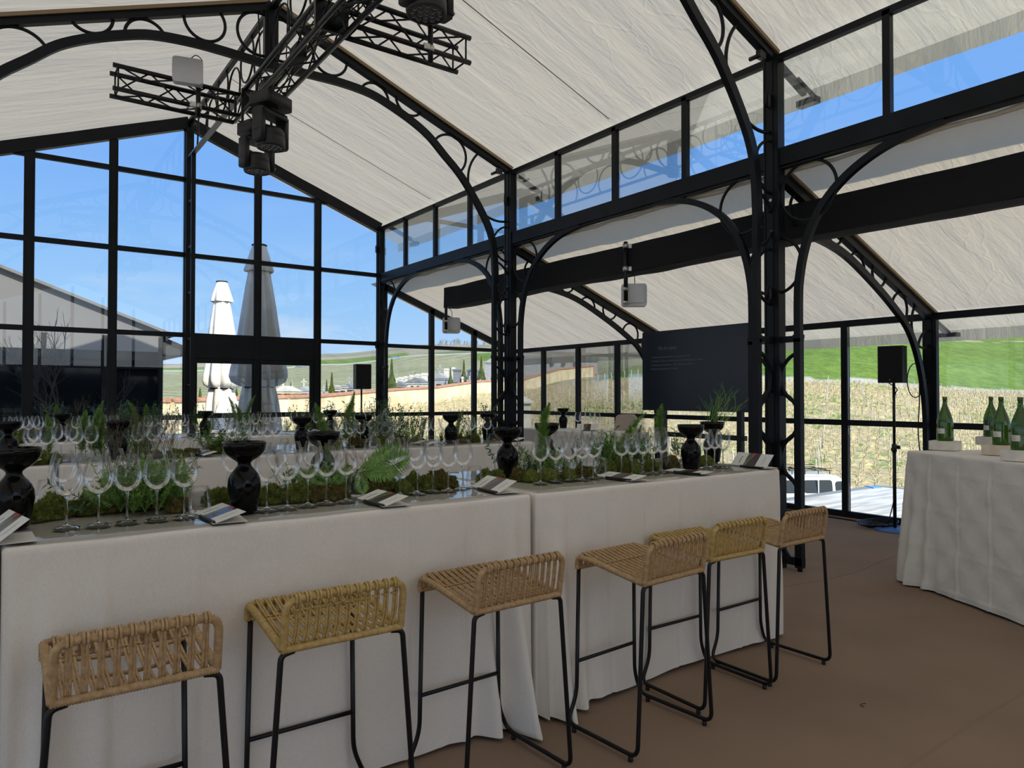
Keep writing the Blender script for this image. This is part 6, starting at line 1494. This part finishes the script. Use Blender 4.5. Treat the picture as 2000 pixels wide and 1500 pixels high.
for k, (px_, off, y0, y1, lab) in enumerate(CY):
    D = wall_D(px_) + off; h = (y1 - y0) / F_PX * D + 1.2; zt = zof(y0, D); r_ = ray(px_, 771) * D
    o = bpy.data.objects.new('cypress_tree', CYM[k % 2]); C.objects.link(o); o.location = (r_.x, r_.y, zt - h); w = h * (0.30 if k not in (8, 9, 10) else 0.42); o.scale = (w * 0.72, w * 0.72, h); o.rotation_euler = (0, 0, k); tag(o, lab, 'tree', 'cypresses by the cemetery')
# slate roofed shed beyond the wall end
p = gpt(1062, 165); t = thing('slate_roofed_shed', 'low building with slate roof and brick chimneys behind the right end of the cream wall', 'building', p, -YAW + 0.05)
q = MB(); q.bb((-9, -3, -2), (12, 4, 3.0)); q.build('walls', M_stone2, t); q = MB(); q.prism([(-9.5, -3.6, 3.0), (-9.5, 4.6, 3.0), (-9.5, 0.5, 6.0)], (22, 0, 0)); q.build('roof', M_slate, t)
for xx in (2, 4.6, 7.4):
    q = MB(); q.bb((xx - 0.3, -3.9, 2.2), (xx + 0.3, -3.3, 4.5)); q.build('chimney', M_brick, t)
# white gate pillar
p = gpt(1012, 32); t = thing('gate_pillar', 'white stone gate pillar with a domed cap beside the middle column', 'pillar', p, -YAW)
q = MB(); q.bb((-0.55, -0.55, -0.5), (0.55, 0.55, zof(787, 32) - p.z)); q.build('shaft', M_stone, t); zc = zof(787, 32) - p.z
q = MB(); q.bb((-0.68, -0.68, zc), (0.68, 0.68, zc + 0.12)); q.lathe([(0.66, zc + 0.12), (0.5, zc + 0.2), (0.25, zc + 0.32), (0.16, zc + 0.5), (0.2, zc + 0.6), (0.0, zc + 0.72)], 20); q.build('cap', M_stone, t)
# summer house and truck on the far slope
p = gpt(593, 330); p.z = zof(727, 330); t = thing('hill_pavilion', 'tiny pavilion with a pyramid roof on the far slope above the tombs', 'building', p, -YAW)
q = MB(); q.bb((-2.4, -2.4, -1), (2.4, 2.4, 2.4)); q.build('walls', M_stone, t); q = MB(); q.lathe([(4.4, 2.4), (2.2, 3.6), (1.2, 4.4), (0.0, 5.6)], 4); q.build('roof', M_slate, t)
p = gpt(783, 345); p.z = zof(711, 345); t = thing('truck', 'small blue and white truck parked on the far vineyard road', 'truck', p, -YAW + 0.1)
q = MB(); q.bb((-4.0, -1.2, 0.8), (1.0, 1.2, 3.6)); q.build('cargo_box', mat('truck_blue', (0.12, 0.22, 0.48), 0.5), t); q = MB(); q.bb((1.1, -1.1, 0.6), (3.2, 1.1, 3.2)); q.build('cab', M_white, t); q = MB(); q.bb((2.0, -1.14, 2.0), (3.25, 1.14, 2.9)); q.build('windscreen', M_dark, t)
for xx in (-2.8, 2.2):
    for yy in (-1.05, 1.05):
        q = MB(); q.tube([(xx, yy - 0.15, 0.5), (xx, yy + 0.15, 0.5)], 0.5, 12); q.build('wheel', M_foam, t)
# wood on the ridge
def bare_tree_mesh(seed, H, lv, m, r0):
    random.seed(seed); b_ = MB()
    def grow(p, d, L, r, k):
        q = p; pts = [p]
        for i in range(3): d = (d + Vector((random.uniform(-.2, .2), random.uniform(-.2, .2), random.uniform(-.05, .12)))).normalized(); q = q + d * L / 3; pts.append(q)
        b_.tube(pts, [r, r * 0.88, r * 0.76, r * 0.65], 4 if k < 3 else 6, cap=False)
        if k:
            for _ in range(4 if k > 1 else 5):
                i = random.randint(1, 3); grow(pts[i], (d + Vector((random.uniform(-1, 1), random.uniform(-1, 1), random.uniform(-.25, .8))) * 0.75).normalized(), L * random.uniform(0.55, 0.8), r * 0.55, k - 1)
    grow(Vector((0, 0, -0.5)), Vector((0, 0, 1)), H * 0.38, r0, lv); return b_.mesh('tree', m)
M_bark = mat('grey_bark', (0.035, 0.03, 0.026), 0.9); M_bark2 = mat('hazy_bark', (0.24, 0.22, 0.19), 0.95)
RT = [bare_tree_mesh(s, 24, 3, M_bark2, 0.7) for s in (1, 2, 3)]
for i in range(30):
    px_ = 846 + i * 5.6 + random.uniform(-2, 2); D = 880 + random.uniform(-20, 20); r_ = ray(px_, 771) * D; z = gpt(px_, D).z
    o = bpy.data.objects.new('ridge_tree', RT[i % 3]); C.objects.link(o); o.location = (r_.x, r_.y, z - 1.5); s = random.uniform(0.42, 0.62); o.scale = (s, s, s * 0.85); o.rotation_euler = (0, 0, i * 1.3); tag(o, '%s bare grey tree from the left on the hilltop ridge' % ordn(i + 1), 'tree', 'bare trees on the ridge')
# ---------------------------------------------------------------- terrace outside and its grey deck
M_deck = mat('grey_weathered_deck', (0.86, 0.85, 0.79), 0.85, 0, 0.5, 12, 0, 5, 0.3, stretch=(0.35, 2.6, 1), col2=(0.48, 0.49, 0.48), vs2=3.0)
q = MB(); q.prism([(XO + 0.06, -3, -0.02), (12.29, -3, -0.02), (12.29, 6.19, -0.02), (XO + 0.06, 6.19, -0.02)], (0, 0, -0.25)); q.f = [tuple(reversed(f_)) for f_ in q.f]
eb = MB(); eb.bb((XO + 0.06, 6.2, -0.3), (12.3, 6.36, -0.015)); eb.bb((12.3, -3, -0.3), (12.42, 6.36, -0.015)); tag(eb.build('deck_edging', mat('zinc_edging', (0.30, 0.31, 0.31), 0.5)), 'dull grey edging strip around the pale outdoor deck', 'edging')
tag(q.build('outdoor_deck', M_deck), 'weathered pale grey deck outside the outer window wall', 'deck')
q = MB(); z_ = -0.005; d1 = onz(1688, 947.5, 0), onz(1706, 952, 0), onz(1722, 951, 0), onz(1712, 948, 0)
q.prism([(p.x, p.y, -0.018) for p in d1], (0, 0, 0.012)); tag(q.build('blue_tarp', mat('blue_tarp', (0.16, 0.38, 0.85), 0.5)), 'scrap of blue tarpaulin at the far corner of the deck', 'tarpaulin')
q = MB(); q.bb((-16, YG + 0.06, -0.5), (XO + 1.0, YG + 12, -0.06)); tag(q.build('paved_terrace', mat('pale_gravel', (0.46, 0.44, 0.39), 0.95, 0, 0.4, 30, 0.1, 3)), kind='structure')
q = MB(); q.bb((-6, YB, -2.6), (XO + 0.02, YG + 0.05, -0.13)); tag(q.build('foundation', M_stone2), kind='structure')
# ---------------------------------------------------------------- cream estate car
M_cream = mat('cream_car_paint', (0.80, 0.81, 0.74), 0.25, 0, 0, 50, 0, 5, 0.5, coat=0.5); M_cglass = mat('dark_car_glass', (0.02, 0.025, 0.025), 0.05, 0, 0, 50, 0, 5, 0.6)
pr = atd(1655, 771, 22.0); gz0 = -2.33
t = thing('estate_car', 'cream vintage estate car with a roof rack parked beyond the deck', 'car', (pr.x - 0.2, pr.y, gz0), -YAW + 0.06)
# local x runs along the car; the rear is at x = 0 and the nose at x = -3.7
prof = [(-0.02, 0.45), (0.03, 0.75), (0.0, 0.88), (-0.12, 1.08), (-0.30, 1.36), (-0.50, 1.475), (-0.8, 1.515), (-1.4, 1.53), (-2.0, 1.50), (-2.30, 1.43), (-2.62, 1.05), (-2.72, 0.95), (-3.5, 0.88), (-3.72, 0.74), (-3.76, 0.42), (-3.3, 0.30), (-0.4, 0.30)]
q = MB()
def body(u, v):
    return None
W2 = 0.75; secs = [(-W2 * 1.0, 0.90), (-W2 * 1.0, 0.90)]
nP = len(prof); ys_ = [-0.76, -0.72, -0.60, 0.60, 0.72, 0.76]; o = 0
for yy in ys_:
    e = (abs(yy) - 0.60) / 0.16 if abs(yy) > 0.60 else 0
    for (x, z) in prof:
        k = max(0, (z - 0.95) / 0.6); zz_ = z - 0.06 * e * e * (1 if z > 1.3 else 0.3); yv = yy * (1 - 0.14 * k) ; q.v.append(Vector((x * (1 - 0.008 * e), yv, zz_)))
for i in range(len(ys_) - 1):
    q.quad_faces([(i * nP + j, i * nP + (j + 1) % nP, (i + 1) * nP + (j + 1) % nP, (i + 1) * nP + j) for j in range(nP)], True)
q.quad_faces([tuple(range(nP)), tuple(reversed(range(5 * nP, 6 * nP)))])
q.build('body', M_cream, t)
def side_y(z): return -0.76 * (1 - 0.14 * max(0, (z - 0.95) / 0.6)) - 0.012
def rwin(x0, x1, z0, z1, cut=0.0, nm='side_window'):
    ring = []
    for (a, b_) in rnd_corner([(x0, 0, z0), (x1, 0, z0), (x1 - cut, 0, z1), (x0, 0, z1)], 0.09, 4, True) and [(p.x, p.z) for p in rnd_corner([(x0, 0, z0), (x1, 0, z0), (x1 - cut, 0, z1), (x0, 0, z1)], 0.09, 4, True)]:
        ring.append((a, side_y(b_), b_))
    q = MB(); q.prism(ring, (0, 0.02, 0)); q.build(nm, M_cglass, t)
rwin(-1.62, -0.76, 1.0, 1.37); rwin(-0.66, -0.20, 1.0, 1.33, 0.20); rwin(-2.45, -1.72, 1.0, 1.37)
q = MB(); q.bb((-1.22, -0.78, 1.0), (-1.19, -0.66, 1.37)); q.build('window_bar', M_cream, t)
q = MB()
for z in (0.95,): q.tube([(-3.6, -0.775, z - 0.12), (-0.05, -0.775, z - 0.05)], 0.014, 6)
q.build('side_trim', M_grey, t)
q = MB()
for xx in (-1.9, -1.5, -1.1, -0.75): q.tube([(xx, -0.55, 1.53), (xx, -0.55, 1.63), (xx, 0.55, 1.63), (xx, 0.55, 1.53)], 0.012, 5)
for yy in (-0.55, -0.2, 0.2, 0.55): q.tube([(-2.0, yy, 1.635), (-0.68, yy, 1.635)], 0.010, 5)
for yy in (-0.55, 0.55): q.tube([(-2.0, yy, 1.70), (-0.68, yy, 1.70)], 0.010, 5)
q.build('roof_rack', M_steel2, t)
for xx in (-0.62, -3.1):
    for yy in (-0.66, 0.66):
        q = MB(); q.tube([(xx, yy - 0.09, 0.30), (xx, yy + 0.09, 0.30)], 0.30, 20); q.tube([(xx, yy - 0.10, 0.30), (xx, yy + 0.10, 0.30)], 0.16, 14); q.build('wheel', M_foam, t)
# ---------------------------------------------------------------- closed parasols
M_canvas = mat('white_canvas', (0.84, 0.80, 0.73), 0.85, 0, 0.15, 40, 0.03, 3, 0.2)
def parasol(px_, ytop, D, label, seed):
    r_ = ray(px_, 771) * D; zt = zof(ytop, D); g_ = -0.1; t = thing('closed_parasol', label, 'parasol', (r_.x, r_.y, g_), seed * 1.3, 'closed white parasols outside the gable'); H = zt - g_
    q = MB(); q.tube([(0, 0, 0), (0, 0, H - 0.02)], 0.035, 12); q.build('pole', M_grey, t)
    q = MB(); q.lathe([(0.0, H), (0.13, H - 0.002), (0.145, H - 0.02), (0.13, H - 0.035), (0.0, H - 0.035)], 24); q.build('top_cap', M_plastic, t)
    def fold(n, amp, tw=0.0): return lambda a, z: 1 + amp * math.cos(n * a + tw * z + seed) + 0.35 * amp * math.cos((2 * n - 1) * a + 1.7 * z + seed)
    q = MB(); q.lathe([(0.12, H - 0.02), (0.15, H - 0.10), (0.21, H - 0.32), (0.255, H - 0.50), (0.245, H - 0.52)], 64, mod=lambda a, z: 1 + 0.10 * max(0, (H - 0.1 - z)) / 0.4 * math.cos(7 * a + seed)); q.build('vent_cap', M_canvas, t)
    prof = [(0.13, H - 0.30), (0.19, H - 0.50), (0.235, H - 0.80), (0.285, H - 1.15), (0.33, H - 1.55), (0.37, H - 1.9), (0.41, H - 2.15), (0.45, H - 2.35), (0.465, H - 2.48), (0.43, H - 2.58), (0.34, H - 2.64), (0.255, H - 2.67)]
    def pleat(a, z):
        k = min(1, max(0, (H - 0.3 - z) / 2.0)); f1 = abs(math.sin(4 * a + seed + 0.12 * z)); f2 = abs(math.sin(5.5 * a + 2.1 * seed - 0.3 * z))
        return 1 + (0.06 + 0.20 * k) * (f1 - 0.6) + 0.10 * k * (f2 - 0.6) + 0.16 * k * k * math.cos(a - seed * 1.1 - 2.2) + 0.03 * mnoise.noise(Vector((math.cos(a) * 5, math.sin(a) * 5, z * 3)))
    q = MB(); q.lathe(prof, 160, mod=pleat); q.build('canopy', M_canvas, t)
    prof = [(0.24, H - 2.60), (0.265, H - 2.72), (0.31, H - 2.95), (0.345, H - 3.25), (0.37, H - 3.5), (0.38, H - 3.68)]
    q = MB(); q.lathe(prof, 80, mod=fold(6, 0.16, 0.6)); q.build('canopy_skirt', M_canvas, t)
    q = MB(); q.lathe([(0.275, H - 2.65), (0.29, H - 2.67), (0.275, H - 2.69)], 40); q.build('tie_strap', M_black, t)
    q = MB(); q.bb((-0.4, -0.4, 0), (0.4, 0.4, 0.10)); q.build('base_slab', M_stone2, t)
parasol(505, 476, 13.35, 'closed white parasol outside the gable doors, the right one, mostly in shade', 1)
parasol(432, 548, 17.7, 'closed white parasol outside the gable doors, the left one, in full sun', 2)
# ---------------------------------------------------------------- neighbouring pavilion
M_gfab = mat('grey_tent_fabric', (0.15, 0.15, 0.152), 0.7, 0, 0.2, 3, 0.06, 1.0)
M_dglass = mat('dark_tent_glazing', (0.006, 0.008, 0.010), 0.06, 0, 0.0, 50, 0, 5, 0.25)
Yp = 17.0
e0 = on(314, 660, 1, Yp); e1 = on(0, 545, 1, Yp); zb = 0.0; sl = (e1.z - on(270, 650, 1, Yp).z) / (on(270, 650, 1, Yp).x - e1.x)
xr = e0.x; xl = xr - 8.5; xm = (xr + xl) / 2; ev = on(270, 650, 1, Yp).z + 0.02; ap = ev + sl * (xr - xm)
t = thing('neighbouring_pavilion', 'dark glazed tent pavilion with a grey gabled roof beyond the glass gable at the left', 'pavilion', (xr, Yp, 0))
W_ = xm - xr
q = MB(); q.prism([(0, 0, ev), (W_, 0, ap), (2 * W_, 0, ev), (2 * W_, 0, ev - 0.42), (0, 0, ev - 0.42)], (0, 0.04, 0)); q.build('gable_fabric', M_gfab, t)
q = MB(); q.prism([(0.25, -0.15, ev - 0.02), (W_, -0.15, ap + 0.08), (W_, -0.15, ap + 0.02), (0.25, -0.15, ev - 0.08)], (0, 9, 0)); q.prism([(2 * W_, -0.15, ev), (W_, -0.15, ap + 0.08), (W_, -0.15, ap + 0.02), (2 * W_, -0.15, ev - 0.08)], (0, 9, 0)); q.build('roof_sheet', M_gfab, t)
q = MB(); q.prism([(0.0, 0.1, ev - 0.05), (0.75, 0.1, ev - 0.36), (0.75, 0.1, ev - 0.42), (0.0, 0.1, ev - 0.5)], (0, 8.5, 0)); q.build('side_awning', M_dark, t)
q = MB(); q.bb((2 * W_, 0.05, 0), (0.0, 0.08, ev - 0.4)); q.bb((-0.03, 0.05, 0), (0.0, 8.8, ev - 0.4)); q.build('glazing', M_dglass, t)
for k in range(9):
    q = MB(); x = 2 * W_ * k / 8; q.bb((x - 0.045, -0.02, 0), (x + 0.045, 0.05, ev - 0.1)); q.build('frame_post', M_steel, t)
for z in (1.25, 2.15):
    q = MB(); q.bb((2 * W_, -0.015, z - 0.04), (0, 0.05, z + 0.04)); q.build('frame_rail', M_steel, t)
# shrubs, and a bare tree standing in for a reflection, between the tents
def shrub_mesh(seed):
    random.seed(seed); b_ = MB()
    for s in range(26):
        a = random.uniform(0, 6.283); d = Vector((math.cos(a) * .4, math.sin(a) * .4, 1)).normalized(); L = random.uniform(0.5, 1.0); b_.tube([(0, 0, 0), d * L], 0.008, 4, cap=False)
        for i in range(34): p = d * L * random.uniform(0.25, 1) + Vector((random.uniform(-.12, .12), random.uniform(-.12, .12), 0)); leaf(b_, p, (random.uniform(-1, 1), random.uniform(-1, 1), random.uniform(-.3, .8)), (random.random() - .5, random.random() - .5, 1), random.uniform(0.05, 0.09), 0.032)
    return b_.mesh('shrub', mat('shrub_leaf_%d' % seed, (0.020, 0.048, 0.015), 0.3, 0, 0, 50, 0.3, 20, 0.5))
SH = [shrub_mesh(1), shrub_mesh(2)]
for k, px_ in enumerate((20, 80, 130, 175, 215, 260, 296)):
    p = on(px_, 771, 1, Yp - 0.9 - 0.15 * (k % 3)); o = bpy.data.objects.new('evergreen_shrub', SH[k % 2]); C.objects.link(o); o.location = (p.x, p.y, -0.06); o.scale = (1.0, 0.8, 1.35 + 0.35 * math.sin(k * 2.1)); tag(o, '%s dark evergreen shrub from the left in front of the neighbouring pavilion' % ordn(k + 1), 'shrub', 'shrubs in front of the neighbouring pavilion')
p = on(165, 771, 1, Yp - 0.75); o = bpy.data.objects.new('reflection_tree', bare_tree_mesh(12, 3.6, 4, M_bark, 0.05)); C.objects.link(o); o.location = (p.x, p.y, 1.0); o.location.z = -0.06; o.scale = (1.0, 0.45, 1.0); tag(o, 'bare branching tree standing in for a reflection on the dark pavilion at the left', 'tree')
# pale house seen through a gap, at the left edge
